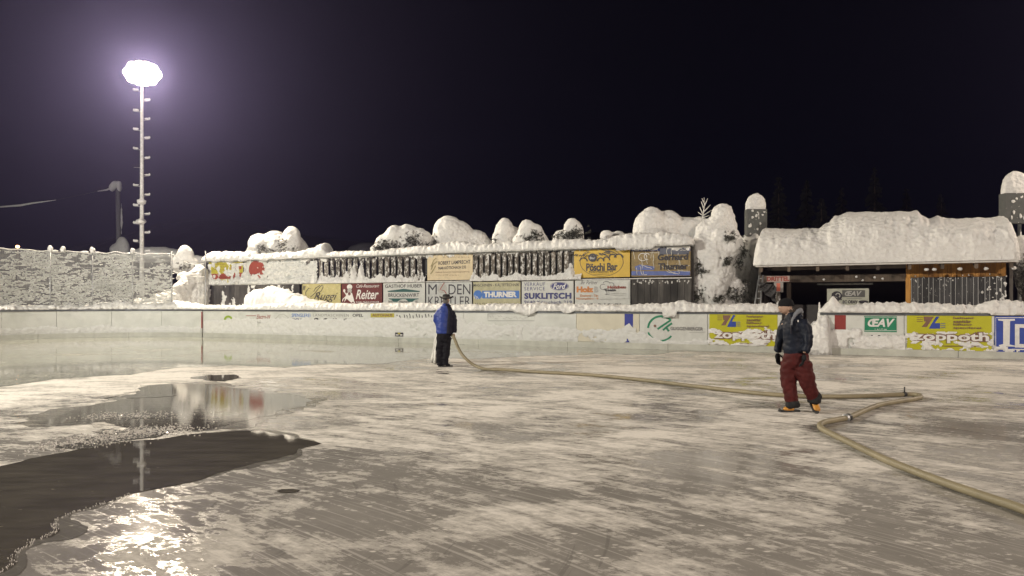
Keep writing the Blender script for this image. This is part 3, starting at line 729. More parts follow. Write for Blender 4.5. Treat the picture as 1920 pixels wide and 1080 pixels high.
# ================================================================== SIGN FENCE
FO = 2.5
fx0, fx1 = SU(388, FO), SU(1297, FO)
FZ0, FZM, FZ1 = 0.0, 2.56, 3.72
fe = root('sign_fence', P((fx0 + fx1) / 2, FO, 0), 'tall weathered plank fence behind the boards, capped with snow and hung with adverts', 'fence')
for i in range(13):
    u = fx0 + (fx1 - fx0) * i / 12
    MB().rbox(u - 0.05, u + 0.05, FO + 0.10, FO + 0.20, 0, FZ1 + 0.02).build('post', PLANK, fe)
for z in (1.3, FZM - 0.02, FZ1 - 0.10): MB().rbox(fx0, fx1, FO + 0.045, FO + 0.098, z - 0.04, z + 0.05).build('rail', PLANK, fe)
MB().rbox(fx0 - 0.1, fx1 + 0.05, FO - 0.12, FO + 0.22, FZ1 + 0.022, FZ1 + 0.07).build('top_board', GREYM, fe)
MB().rbox(fx0, fx1, FO - 0.10, FO - 0.005, FZM - 0.02, FZM + 0.02).build('ledge', FROSTM, fe)
random.seed(11)
def planks(x0, x1, w, gap, z0, z1, m, mm=None):
    u, e = SU(x0, FO), SU(x1, FO)
    while u + w <= e + 0.02:
        ww = w * random.uniform(0.94, 1.06); t = random.uniform(0, 0.012)
        MB().quadbox([P(u, FO + t, z0), P(u + ww, FO + t, z0), P(u + ww, FO + 0.03 + t, z0), P(u, FO + 0.03 + t, z0)] + [P(u + random.uniform(-.01, .01), FO + t, z1), P(u + ww, FO + t, z1), P(u + ww, FO + 0.03 + t, z1), P(u, FO + 0.03 + t, z1)]).build('plank', m, fe)
        u += ww + gap
planks(576, 800, 0.22, 0.13, FZM + 0.06, FZ1 - 0.02, PLANKF)
planks(888, 1076, 0.17, 0.11, FZM + 0.08, FZ1 - 0.02, PLANKF)
planks(391, 566, 0.34, 0.02, 0.9, FZM - 0.03, PLANK)
planks(1184, 1296, 0.24, 0.012, 0.9, FZM - 0.05, PLANK)
# backs of the upper panels
MB().rbox(SU(888, FO), SU(1076, FO), FO + 0.21, FO + 0.23, FZM, FZ1 - 0.05).build('backing_board', mat('rimed_backing', (0.17, 0.17, 0.16), frost=0.35), fe)
MB().rbox(SU(700, FO), SU(800, FO), FO + 0.21, FO + 0.23, FZM, FZ1 - 0.05).build('backing_board', mat('dark_backing', (0.045, 0.045, 0.045), frost=0.1), fe)
# snow on the fence
fcap = [(fx0 - 0.15, 3.80, 4.00), (SU(400, FO), 3.80, 4.25), (SU(470, FO), 3.79, 4.22), (SU(480, FO), 3.79, 4.05), (SU(560, FO), 3.79, 4.10), (SU(590, FO), 3.79, 4.28), (SU(612, FO), 3.79, 4.50), (SU(617, FO), 3.79, 4.05), (SU(690, FO), 3.79, 4.00), (SU(790, FO), 3.79, 4.12), (SU(860, FO), 3.79, 4.28), (SU(900, FO), 3.79, 4.12), (SU(1060, FO), 3.79, 4.18), (SU(1120, FO), 3.79, 4.12), (SU(1175, FO), 3.79, 4.30), (SU(1250, FO), 3.79, 4.30), (fx1 + 0.1, 3.79, 4.12)]
loaf(fcap, FO - 0.35, FO + 0.45, 0.045, 15, 0.06, 0.028, 0.03, drips=lambda u: 0.12 if SU(1160, FO) < u < SU(1230, FO) else (0.16 * max(0, noise.noise(Vector((u * 2.1, 0, 0)))) if u < SU(600, FO) else 0)).build('snow_cap', SNOW, fe, True)
def spikes(u, z):
    base = 0.20 + 0.16 * nz(u, 0, 1.0, 41) + 0.30 * max(0, nz(u, 0, 3.2, 43)) 
    for px, h, w in ((590, .75, .22), (604, .55, .2), (650, .55, .3), (664, .9, .22), (678, .95, .25), (570, .4, .2), (632, .4, .25), (1071, .7, .22), (780, .35, .15), (792, .45, .12)):
        du = abs(u - SU(px, FO)) / w
        if du < 1: base = max(base, h * (1 - du ** 1.3))
    top = FZM + base
    h = min(1.0, (top - z) / 0.25) * 0.16 + 0.05 * nz(u, z, 3.5, 45) + 0.03 * nz(u, z, 9, 46)
    return h if z < top + 0.05 else -1
plaster(SU(560, FO), SU(800, FO), FZM, FZ1 - 0.03, FO - 0.008, spikes, 0.035, 0.03).build('snow_crust', SNOW, fe, True)
plaster(SU(884, FO), SU(1092, FO), FZM, FZ1 - 0.03, FO - 0.045, spikes, 0.035, 0.03).build('snow_crust', SNOW, fe, True)
def hang(u, z):
    L_ = 0.05 + 0.22 * max(0, nz(u, 0, 2.2, 47)) + 0.14 * max(0, nz(u, 0, 9, 48)); bot = FZ1 + 0.06 - L_
    return min(1.0, (z - bot) / 0.10) * 0.05 + 0.03 * nz(u, z, 7, 49) - 0.01
plaster(SU(391, FO), fx1 - 0.05, FZ1 - 0.55, FZ1 + 0.02, FO - 0.05, hang, 0.03, 0.025).build('hanging_snow', SNOW, fe, True, kind='stuff')
def leftcrust(u, z):
    d = 0.02 + 0.12 * nz(u, z, 2.0, 51) + 0.10 * nz(u, z, 6, 52)
    x = u
    if SU(455, FO) > u: d += 0.11 * max(0, nz(u * 2.2, z * 0.4, 1.2, 53)) * 2 - 0.085 + 0.10 * max(0, 0.4 - (z - FZM))
    elif SU(463, FO) < u < SU(499, FO): d -= 0.10 if z > FZM + 0.45 + 0.25 * abs(nz(u, 0, 3, 5)) else 0
    else: d += 0.03
    d += 0.10 * max(0, 1 - (z - FZM) / 0.30)
    return d
plaster(SU(391, FO), SU(598, FO), FZM + 0.02, FZ1 - 0.08, FO - 0.045, leftcrust, 0.03, 0.025).build('snow_crust', SNOW_DIM, fe, True)
def lowcrust(u, z):
    return 0.16 * max(0, nz(u * 2.0, z * 0.6, 1.1, 61)) + 0.10 * max(0, 0.8 - (z - 1.2)) * (0.5 + nz(u, z, 2, 62)) - 0.045 + 0.03 * nz(u, z, 8, 63)
plaster(SU(391, FO), SU(566, FO), 1.1, FZM - 0.05, FO - 0.015, lowcrust, 0.04, 0.035).build('snow_crust', SNOW, fe, True)
# frost flecks below the ledge on the right planks
mbk = MB(); random.seed(5)
for i in range(26):
    u = random.uniform(SU(1186, FO), SU(1294, FO)); mbk.blob(P(u, FO - 0.01, FZM - random.uniform(0.05, 0.22)), (0.03, 0.02, random.uniform(0.02, 0.06)), 6, 4, 0.3)
mbk.build('frost_fleck', SNOW, fe, True, kind='stuff')

# ---- signs, upper row
SO = FO - 0.035
s = Sign('advert_board', 391, 490, 456, 532, SO, STRAW, 'yellow and red advert at the left end of the fence, streaked with snow')
YLW = mat('worn_yellow', (0.42, 0.38, 0.03), 0.5, frost=0.1); s.rect(392, 491, 455, 513, YLW); s.pgon([[(392, 514), (455, 511), (455, 522), (392, 524)]], REDP)
for y in (494.5, 499, 503.5): scrawl(s, 399 + (y % 3), y, 425, y + 3.2, BROWN, 10, 0.7, int(y))
scrawl(s, 433, 496, 453, 506, REDP, 9, 1.8, 8)
s = Sign('advert_board', 457, 488, 501, 532, SO, WHITES, 'white board with one large red disc, second from the left end of the fence')
s.disc(481.5, 505.5, 15, 18, REDP)
s = Sign('advert_board', 502, 486, 574, 531, SO, COLDW, 'blank white board crusted with snow right of the red disc')
s = Sign('advert_board', 800.5, 475.5, 887, 525, SO, SAND, 'sand coloured advert with small dark capitals, top row above the man in blue')
s.text('ROBERT LAMPRECHT', 822, 488.5, 882, 495.5, INK, bold=0.02, rot=0.03); s.text('9640 KÖTSCHACH 232', 821.5, 498, 874, 504.5, INK, bold=0.02, rot=0.03)
s.text('Malerei Anstrich Fassadengestaltung', 817, 508.5, 880, 511.8, BROWN); scrawl(s, 817, 514.5, 860, 517.2, BROWN, 16, 0.6, 9)
scrawl(s, 829, 480.5, 880, 484, BROWN, 16, 0.7, 10); s.stroke([[(808, 500), (813, 488), (818, 484)], [(808, 506), (812, 496), (820, 490)], [(807, 514), (813, 505), (817, 498)]], 1.6, mat('khaki_print', (0.30, 0.26, 0.13), bump=0))
s = Sign('advert_board', 1075.5, 462.5, 1182, 520, SO, GOLD, 'golden advert with a black oval drawing in the top row')
BK = INK
s.disc(1128, 491, 41, 27.5, mat('light_gold', (0.62, 0.42, 0.06), bump=0)); s.disc(1128, 491, 41, 27.5, BK, ring=0.025, n=48)
s.text('Pöschi Bar', 1099, 493, 1158, 508, BK, bold=0.035, spacing=0.95); s.text('9640 Mauthen 49', 1104, 507, 1149, 511.5, BK); s.text('www.poeschi-bar.at', 1112, 513, 1142, 515.4, BK)
cl = []
for cx, w in ((1094, 7), (1126, 6), (1137, 6), (1148.5, 6.5), (1160, 8)): cl.append(arcpts(cx, 490 - (2 if cx > 1130 else 0) - (5 if cx > 1140 else 0), w, 6.5, 0, 180, 10))
s.stroke(cl, 2.2, BK); s.disc(1111, 483, 8, 8, BK, ring=0.45); s.disc(1111, 484, 5, 5, BK); s.text('Bar', 1106, 481.5, 1116, 486, WHITEP)
s.stroke([[(1111 + 24 * math.cos(a) * (1.0 + .3 * i / 12), 470 + 12 * math.sin(a) * .4 + i * .5), (1114 + 30 * math.cos(a) * (1.0 + .3 * i / 12), 472 + 12 * math.sin(a) * .4 + i * .6)] for i, a in enumerate([x * 0.27 for x in range(12)])], 1.6, BK)
s.stroke([[(1128, 468), (1142, 472)], [(1132, 473), (1150, 478)], [(1122, 474), (1140, 480)], [(1138, 468), (1156, 476)], [(1090, 480), (1104, 472)], [(1094, 485), (1101, 478)]], 1.3, BK)
s = Sign('advert_board', 1183, 458.5, 1295.5, 518, SO, TAN, 'tan and blue banner cracked with frost at the right end of the top row')
s.rect(1184, 459.5, 1294, 471, BLUEB); s.rect(1184, 508.5, 1294, 516.5, BLUEB); s.pgon([[(1190, 500), (1200, 496), (1228, 500), (1226, 506), (1192, 507)]], BLUEB); s.rect(1237, 463, 1292, 477, mat('slate_print', (0.10, 0.11, 0.15), bump=0))
s.text('Gener', 1188, 461, 1232, 470, WHITEP, shear=0.1, bold=0.0); 
random.seed(21); cr_ = []
for i in range(26):
    x, y = random.uniform(1186, 1285), random.uniform(463, 512); ln = [(x, y)]
    dx, dy = random.choice([(1, 0), (0, 1), (1, 0.4), (0.3, 1)])
    for k in range(5): x = min(1293, x + dx * 4 + random.uniform(-1.5, 1.5)); y = min(515, max(461, y + dy * 4 + random.uniform(-1.5, 1.5))); ln.append((x, y))
    cr_.append(ln)
s.stroke(cr_, 0.9, mat('frost_line', (0.62, 0.60, 0.52), bump=0), 'frost_crack')
s.stroke([arcpts(1205, 482, 8, 7, 0, 330), arcpts(1213, 481, 5, 6, 30, 300)], 1.2, WHITEP)
s.text('Gerhard', 1233, 475.5, 1290, 488, BK, bold=0.035); s.text('Thurner', 1234, 493, 1290, 505.5, BK, bold=0.035)
# ---- signs, lower row
s = Sign('advert_board', 566.5, 532, 639, 575, SO, STRAW, 'straw yellow advert with dark handwriting, half frosted, lower row')
s.text('"', 568, 536, 573, 544, BK, shear=0.3, bold=0.02)
s.stroke([[(574, 556), (573, 548), (579, 540), (582, 541)], [(582, 557), (590, 550), (600, 538), (604, 535), (606, 538), (602, 546), (592, 551)], [(588, 547), (592, 540), (600, 535)], [(594, 551), (597, 556), (601, 561), (605, 558)]], 1.2, BK, 'lettering')
s.text('Ruggi', 588, 548, 633, 567, BK, shear=0.5)
s = Sign('advert_board', 640, 531.5, 717, 575, SO, MAROON, 'maroon advert with white script and a cook figure, lower row')
s.text('Café-Restaurant', 668, 533, 711, 539, WHITEP, shear=0.4); s.text('Reiter', 667, 543, 710, 561, WHITEP, shear=0.35, bold=0.015); s.text('KARL MÜHLSTEIGER', 668, 564, 711, 568, WHITEP)
s.disc(655.5, 538, 5, 5, WHITEP); s.disc(655.5, 545, 4, 5, LGREYP); s.pgon([[(650, 549), (660, 549), (664, 563), (659, 568), (650, 560), (645, 567)]], WHITEP); s.disc(655, 551, 2.5, 3, MAROON); s.disc(645.5, 545, 2, 3, WHITEP); s.stroke([[(646, 548), (650, 553)], [(650, 555), (643, 561), (642, 565)], [(660, 560), (665, 568)]], 1.8, WHITEP)
s = Sign('advert_board', 718, 530.5, 797.5, 576, SO, WHITES, 'white advert with a dark green roof and bridge drawing, lower row')
s.text('GASTHOF HUBER', 722, 533, 792, 539.5, BK, bold=0.015)
s.pgon([[(726, 545.5), (757, 541.5), (788, 545.5), (786, 547.5), (728, 547.5)]], DGREEN); s.text('BRÜCKENWIRT', 728, 549, 786, 557, BK, bold=0.01, curve=0.02)
s.pgon([[(729, 559.5), (785, 559.5), (785, 561), (778, 562), (773, 566), (766, 566), (761, 561.5), (756, 560.6), (750, 562), (745, 566), (738, 566), (734, 562), (729, 561)]], DGREEN)
s.text('9640', 728, 563.5, 736, 567.5, BK); s.text('Mauthen', 749, 563.5, 766, 567.5, BK); s.text('85', 779, 563.5, 783, 567.5, BK)
s = Sign('advert_board', 798.5, 529.5, 885.5, 576, SO, COLDW, 'pale grey fashion shop advert with tall thin letters behind the hatted man')
s.text('M', 803, 533, 819, 552, BK); s.text('DEN', 841, 533, 882, 552, BK); s.text('KREITLER', 803, 556, 882, 574, BK, bold=-0.005)
s.disc(829, 541, 9, 9, LGREYP); s.stroke([[(833, 530), (825, 543), (833, 545), (837, 551)]], 1.6, REDP)
s = Sign('advert_board', 886.5, 528.5, 976.5, 577, SO, OLIVEB, 'brass coloured advert with a blue bar and white capitals, lower row')
s.text('MASCHINEN - KÄLTETECHNIK', 888, 530.5, 974, 537, BK, bold=0.01); s.rect(904, 545, 973.5, 559.5, BLUE); s.disc(896, 552.5, 8, 8.5, BLUE)
s.text('THURNER', 907, 546.8, 969, 557.5, WHITEP, bold=0.06); scrawl(s, 890, 567, 974, 571, BK, 20, 0.8, 11); s.stroke([[(891, 553), (886.8 + 3, 560)], [(893, 555), (893, 561)], [(895, 556), (897, 561)]], 1.0, WHITEP)
s = Sign('advert_board', 977.5, 527, 1076, 577, SO, WHITES, 'white car dealer advert with a navy oval badge and bold navy capitals')
s.text('VERKAUF', 983, 529.5, 1022, 536, NAVY, bold=0.0, spacing=1.15); s.text('SERVICE', 983, 538, 1022, 544.5, NAVY, spacing=1.15)
s.disc(1049, 536.5, 17.5, 8, NAVY); s.disc(1049, 536.5, 16.6, 7.2, WHITEP, ring=0.05, n=40); s.text('Ford', 1037, 531.5, 1061, 542, WHITEP, shear=0.35, bold=0.02)
s.text('SUKLITSCH', 983, 549, 1071, 560.5, NAVY, bold=0.05, spacing=1.1); s.text('9640 Kötschach 219', 983, 563.5, 1072, 569.5, NAVY, spacing=1.1)
s = Sign('advert_board', 1077, 524.5, 1182.5, 577, SO, WHITES, 'white carpenter advert with orange letters and an outlined tree, lower row')
s.text('Ihr Partner', 1089, 526, 1121, 533, BK, shear=0.4); s.text('Holz', 1081, 537, 1113, 548.5, ORP, bold=0.07); s.text('B', 1114, 537, 1122, 548.5, LGREYP, bold=0.07)
s.text('Zimmerei - Tisc', 1087, 552, 1122, 556.5, ORP, bold=0.01); s.text('Planungsbüro - B', 1081, 558, 1122, 562.5, ORP, bold=0.01)
s.stroke([arcpts(1131, 538, 6, 5, 60, 300), arcpts(1137, 531.5, 6, 4, 0, 180), arcpts(1146, 534, 5, 4, -60, 120), [(1131, 543), (1138, 545), (1138, 551), (1134, 552), (1142, 552), (1141, 545), (1155, 544)]], 0.7, BK)
s.text('Holzbau', 1139, 535.5, 1173, 541, REDP, bold=0.04); s.text('Team', 1133, 541, 1154, 546, BK, bold=0.04)
s.stroke([[(1124, 561), (1180, 560)], [(1179, 528), (1179, 560)]], 0.6, LGREYP); s.stroke([[(1145, 550), (1173, 550)], [(1145, 553), (1173, 553)]], 0.5, LGREYP)
s.text('04715 / 8271', 1093, 569, 1164, 575, BK, bold=0.03)

# snow drift between boards and fence
dft = root('snow_drift', P(SU(500), 1.4, 0), 'smooth snow drift heaped between boards and the left end of the plank fence', 'snow drift')
loaf([(0.2, 0.0, 1.35), (1.8, 0.0, 1.55), (SU(440, 1.6), 0, 1.9), (SU(480, 1.6), 0, 2.25), (SU(512, 1.6), 0, 2.38), (SU(550, 1.6), 0, 2.05), (SU(600, 1.6), 0, 1.68), (SU(640, 1.6), 0, 1.4), (SU(700, 1.6), 0, 1.2)], 0.7, 2.42, 0.08, 20, 0.10, 0.0, power=0.6).build('snow_mound', SOFT, dft, True)

# ================================================================== SNOW-LADEN TREES AND HUMPS
def twigs(mb, c, n, spread, ln=0.19, w=0.014):
    for i in range(int(n * 1.05)):
        p = Vector(c) + Vector((random.gauss(0, spread[0]), random.gauss(0, 0.08) - 0.05, random.gauss(0, spread[1])))
        d = Vector((random.uniform(-1, 1), random.uniform(-0.9, 0.1), random.uniform(-1.3, 0.4))).normalized()
        q = p + d * ln * random.uniform(0.5, 1.2); sd = d.cross(Vector((0, 1, 0.2))).normalized() * w
        k = len(mb.v); mb.v += [p - sd, p + sd, q]; mb.f.append((k, k + 1, k + 2))
        for t in (0.35, 0.6, 0.8):
            b = p.lerp(q, t)
            for sg in (-1, 1):
                e = b + (d * 0.5 + sd.normalized() * sg) * ln * 0.35; k = len(mb.v)
                mb.v += [b - d * w * 0.8, b + d * w * 0.8, e]; mb.f.append((k, k + 1, k + 2))
def snowtree(px, pyb, d, lobes, dark, label, group='snow buried trees behind the fence', voxel=0.07, name='snow_laden_tree', cat='tree', m=SNOW, fine=0.012, amp=0.06, ground=True):
    """lobes: (px, py, rx px, ry px, depth shift m) domes; dark: (px, py, spreadx px, spready px, count)"""
    k = d / FPX; base = at(px, pyb, d); base.z = 0
    r = root(name, base, label, cat, group); mb = MB()
    for (x, y, rx, ry, dd) in lobes:
        c = at(x, y, d); c.y += dd; c.x += dd * (x - 960) / FPX
        mb.blob(c, (rx * k, max(rx * k * 0.75, 0.25), ry * k), 20, 12)
    remesh(mb, voxel, 'snow_load', m, r, amp, 1.6, 3, fine)
    mt = MB()
    if ground: 
        mt.tube([(base.x, base.y + 0.1, 0), (base.x, base.y + 0.1, at(px, pyb, d).z + 0.3)], [0.12, 0.07], 8); mt.build('trunk', DARKW, r)
    if dark:
        mk = MB()
        for (x, y, sx_, sy_, n) in dark:
            c = at(x, y, d - 0.02); # find the front of the load here
            fr = 0
            for (lx, ly, rx, ry, dd) in lobes:
                q = 1 - ((x - lx) / rx) ** 2 - ((y - ly) / ry) ** 2
                if q > 0: fr = max(fr, math.sqrt(q) * max(rx * k * 0.75, 0.25) - dd)
            c.y -= fr - 0.02
            twigs(mk, c, n, (sx_ * k, sy_ * k))
        mk.build('foliage', NEEDLE, r)
    return r
random.seed(31)
snowtree(520, 478, 40, [(490, 462, 26, 24, 0), (478, 474, 16, 20, .3), (515, 460, 28, 28, 0.1), (546, 460, 20, 36, -.2), (552, 470, 26, 30, 0.3), (530, 476, 44, 24, 0.5)], [(497, 467, 4, 4, 26), (536, 455, 4, 6, 34), (550, 468, 10, 3, 30), (512, 472, 10, 3, 18)], 'broad snow dome with a tall rounded right lobe above the left fence end')
snowtree(760, 470, 34, [(722, 456, 18, 18, 0), (705, 468, 10, 8, 0), (740, 448, 22, 26, 0), (764, 450, 26, 30, .1), (785, 452, 26, 26, 0.2), (760, 470, 50, 18, 0.5)], [(722, 458, 8, 5, 50), (745, 462, 8, 4, 40), (772, 452, 9, 7, 90), (730, 466, 14, 3, 40), (796, 464, 6, 5, 30), (710, 465, 4, 3, 25)], 'ragged snowy bush with dark twigs showing, left of the tallest hump')
snowtree(858, 470, 34.5, [(842, 438, 30, 35, 0), (822, 460, 16, 28, 0), (860, 448, 30, 36, .1), (892, 456, 28, 26, 0.2), (905, 464, 20, 22, 0.1), (862, 468, 56, 30, 0.4)], [(818, 452, 3, 8, 18)], 'tallest bare snow hump with a long right shoulder behind the fence')
snowtree(948, 462, 33, [(946, 442, 20, 35, 0), (938, 455, 16, 30, 0), (962, 455, 22, 32, .2)], [(926, 455, 2, 6, 16)], 'narrow tall snow cone left of the twiggy one')
snowtree(995, 460, 32, [(988, 438, 18, 28, 0), (1003, 447, 20, 28, 0), (1015, 458, 16, 22, 0), (985, 456, 24, 26, 0.2)], [(993, 450, 8, 6, 70), (1002, 438, 4, 3, 20), (985, 458, 8, 3, 30), (1012, 448, 5, 5, 20)], 'twiggy snow cone pressed against its narrow neighbour')
snowtree(1070, 455, 31, [(1073, 430, 17, 23, 0), (1078, 442, 19, 26, 0), (1054, 446, 18, 16, .2), (1060, 455, 28, 16, 0.2)], [(1076, 440, 11, 5, 110), (1060, 444, 6, 4, 30), (1046, 448, 5, 3, 24)], 'small pointed snow cone with a dark patch left of the golden advert')
snowtree(1150, 450, 33, [(1138, 442, 14, 11, 0), (1158, 443, 16, 10, 0)], [], 'low smooth snow mound peeping over the fence above the golden advert', 'snow buried trees behind the fence', fine=0.0)
snowtree(1240, 455, 29.5, [(1222, 428, 34, 40, 0), (1205, 445, 20, 38, 0), (1250, 430, 36, 36, .2), (1285, 442, 40, 38, 0.3), (1310, 448, 36, 44, .2), (1250, 460, 64, 30, 0.6)], [(1225, 453, 3, 2, 8)], 'widest snow mass with a long sagging ridge at the right fence end')
# the big conifer
r8 = snowtree(1350, 565, 28.3, [(1354, 408, 22, 24, 0), (1352, 432, 28, 36, 0), (1330, 445, 30, 36, .1), (1360, 460, 32, 40, -.2), (1318, 480, 26, 46, -.1), (1345, 500, 34, 50, -.3), (1372, 500, 26, 50, -.1), (1312, 540, 14, 36, -.2), (1340, 545, 22, 34, -.5), (1378, 545, 22, 30, -.3), (1392, 500, 14, 40, 0.1), (1358, 590, 60, 40, 0.2)],
    [(1358, 446, 5, 4, 40), (1385, 470, 5, 8, 20), (1392, 452, 3, 4, 12), (1306, 500, 4, 8, 26), (1314, 508, 4, 4, 26), (1318, 545, 6, 7, 55), (1302, 552, 4, 7, 34), (1362, 545, 6, 6, 60), (1392, 540, 4, 8, 24), (1352, 492, 4, 4, 30), (1380, 495, 5, 5, 22), (1390, 478, 4, 4, 14), (1335, 558, 7, 4, 26), (1376, 556, 7, 4, 26)],
    'tall conifer buried in heavy snow with dark needles low down, between fence and hut', 'snow buried trees behind the fence', voxel=0.065, fine=0.02, amp=0.10)
# sapling on the ridge
sp = root('bare_sapling', Vector((at(1320, 400, 29.3).x, 29.3, 0)), 'thin frosted twig sapling poking up over the widest snow mass', 'sapling')
mbs = MB(); stem = [Vector((at(1316, 560, 29.3).x, 29.3, 0)), at(1316, 440, 29.3), at(1318, 404, 29.3), at(1321, 385, 29.3), at(1320, 370, 29.3)]
mbs.tube(stem, [0.06, 0.04, 0.03, 0.02, 0.01], 6); mbs.build('stem', FROSTM, sp, True)
mbs = MB()
for (a, b) in (((1318, 402), (1312, 388)), ((1319, 398), (1332, 384)), ((1320, 393), (1315, 378)), ((1320, 388), (1327, 372)), ((1319, 405), (1309, 398)), ((1319, 404), (1334, 394)), ((1320, 380), (1316, 372)), ((1318, 408), (1330, 404))):
    mbs.tube([at(*a, 29.3), at(*b, 29.25)], [0.028, 0.012], 5)
mbs.build('branch', FROSTM, sp, True)

# humps at the left behind the net
snowtree(350, 500, 38.5, [(347, 484, 17, 25, 0), (342, 496, 20, 22, .2), (356, 497, 16, 18, 0.1)], [(352, 496, 6, 5, 26)], 'round snow ball of a bush seen behind the right end of the net', 'snow mounds behind the net')
snowtree(372, 492, 44, [(371, 488, 13, 10, 0), (366, 494, 18, 14, 0)], [], 'small far snow mound between the round bush and the fence', 'snow mounds behind the net', fine=0)
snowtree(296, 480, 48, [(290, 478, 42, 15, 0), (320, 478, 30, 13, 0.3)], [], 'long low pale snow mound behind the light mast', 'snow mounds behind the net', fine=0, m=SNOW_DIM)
hp_ = root('snow_pile', P(-0.9, 2.2, 0), 'steep ploughed snow bank behind the net, rising towards the plank fence', 'snow pile')
mb = MB()
for (x, y, rx, ry, d) in ((374, 552, 16, 56, 38.2), (364, 555, 18, 46, 38.0), (350, 560, 20, 42, 37.8), (336, 565, 22, 36, 37.5), (320, 570, 24, 30, 37.3), (302, 574, 26, 25, 37.1), (282, 578, 26, 20, 36.9), (264, 578, 16, 20, 36.6), (348, 522, 9, 9, 38.2)):
    k = d / FPX; c = at(x, y, d); mb.blob(c, (rx * k, 0.7, ry * k), 18, 10)
remesh(mb, 0.08, 'snow_heap', SNOW, hp_, 0.16, 1.1, 2, 0.04)
# dim far mound
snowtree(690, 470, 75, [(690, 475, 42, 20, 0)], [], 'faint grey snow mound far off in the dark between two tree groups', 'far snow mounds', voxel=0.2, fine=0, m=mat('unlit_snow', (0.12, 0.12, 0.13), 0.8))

# ================================================================== NET FENCE AT THE LEFT
nf = root('net_fence', P(-4, 0.35, 0), 'high ball net on thin posts above the curved boards, clogged with rime', 'net fence')
NO = 0.35; nzt = 4.08
s_left = -R0 * math.pi / 2 - 8; s_right = arc_s(322, NO)
for px in (94, 173, 249, 322, 385):
    sp_ = arc_s(px, NO) if px < 385 else SU(386, NO)
    MB().tube([P(sp_, NO, 0), P(sp_, NO, nzt + 0.06)], 0.032, 8).build('post', GREYM, nf, True)
for ss in (-10.6, -13, -15.5): MB().tube([P(ss, NO, 0), P(ss, NO, nzt + 0.06)], 0.032, 8).build('post', GREYM, nf, True)
random.seed(13)
rope = []
n = 220
for i in range(n + 1):
    ss = s_left + (s_right - s_left) * i / n; rope.append(P(ss, NO, nzt - 0.05 + 0.16 * math.sin(i * 0.35) * noise.noise(Vector((ss, 0, 2)))))
MB().tube(rope, 0.03, 6).build('top_cord', FROSTM, nf, True)
for zz in (2.55, 3.3):
    MB().tube([P(s_left + (s_right - s_left) * i / 60, NO, zz + 0.03 * noise.noise(Vector((i * .2, zz, 0)))) for i in range(61)], 0.012, 5).build('net_cord', FROSTM, nf, True)
for za, zb_, sg in ((4.05, 3.55, .25), (3.2, 2.9, .12)):
    a_, b_q = P(s_right, NO, za), P(SU(386, NO), NO, zb_)
    MB().tube([a_.lerp(b_q, k / 10) - Vector((0, 0, sg * 4 * (k / 10) * (1 - k / 10))) for k in range(11)], 0.018, 5).build('net_cord', FROSTM, nf, True)
net = MB(); z = 1.42
while z < nzt - 0.06:
    m_ = 70
    for i in range(m_):
        a = s_left + (s_right - s_left) * i / m_; b = s_left + (s_right - s_left) * (i + 1) / m_
        za = z + 0.012 * noise.noise(Vector((a * 1.5, z * 3, 0))); zb = z + 0.012 * noise.noise(Vector((b * 1.5, z * 3, 0)))
        net.quadbox([P(a, NO - .006, za - .007), P(b, NO - .006, zb - .007), P(b, NO + .006, zb - .007), P(a, NO + .006, za - .007), P(a, NO - .006, za + .007), P(b, NO - .006, zb + .007), P(b, NO + .006, zb + .007), P(a, NO + .006, za + .007)])
    z += 0.052
net.build('netting', mat('net_twine', (0.48, 0.48, 0.46), 0.8, frost=0.3), nf, kind='stuff')
vnet = MB(); ss = s_left
while ss < s_right:
    vnet.tube([P(ss, NO, 1.4), P(ss, NO, nzt - 0.08)], 0.004, 3, False); ss += 0.06
vnet.build('netting', mat('net_twine', (0.33, 0.33, 0.31)), nf, kind='stuff')
cl = MB(); dz = 0.036; du = 0.06
S173, S249, S322 = arc_s(173, NO), arc_s(249, NO), arc_s(322, NO)
ss = s_left
while ss < s_right:
    z = 1.42; 
    dens = -0.03 if ss < S173 else (0.12 if ss < S249 else (-0.34))
    while z < nzt - 0.1:
        top = (z - 1.42) / 2.6
        k = nz(ss * 0.55, z, 1.6, 71, 5) * 0.55 + nz(ss * 0.45, z * 1.2, 8.0, 72, 3) * 0.75 + 0.22 + dens - 0.22 * max(0, top - 0.45) * (2.2 if ss < S249 - 1.0 or ss > S249 else 1.0)
        if ss > S249: k += 0.15 * (1 - top) 
        if k > 0.0:
            t = 0.018 + 0.05 * min(1, k) * random.uniform(0.6, 1.2); w = du * random.uniform(0.8, 1.4); hh = dz * random.uniform(0.45, 0.62)
            w *= random.uniform(.5, 2.0); zk = z; z = z + random.uniform(-.014, .014); a = ss + random.uniform(-.05, .05); b = a + w; o0, o1 = NO - t, NO + 0.012
            cl.quadbox([P(a, NO - .008, z - hh), P(b, NO - .008, z - hh * .6), P(b, o1, z - hh), P(a, o1, z - hh), P(a + .01, o0, z + hh * .3), P(b - .01, o0, z + hh * .5), P(b, o1, z + hh), P(a, o1, z + hh)]); z = zk
        z += dz
    ss += du
cl.build('rime_clump', SNOW_DIM, nf, kind='stuff')
kn = MB()
for px in (94, 118, 173, 249): kn.blob(P(arc_s(px, NO), NO, nzt + 0.06), (0.12, 0.1, 0.15), 8, 6, 0.2)
ss = arc_s(100, NO)
while ss < S249: kn.blob(P(ss, NO, nzt - 0.04), (random.uniform(.06, .22), .06, random.uniform(.03, .07)), 7, 5, 0.2); ss += random.uniform(0.35, 1.3)
kn.build('snow_lump', SNOW, nf, True, kind='stuff')

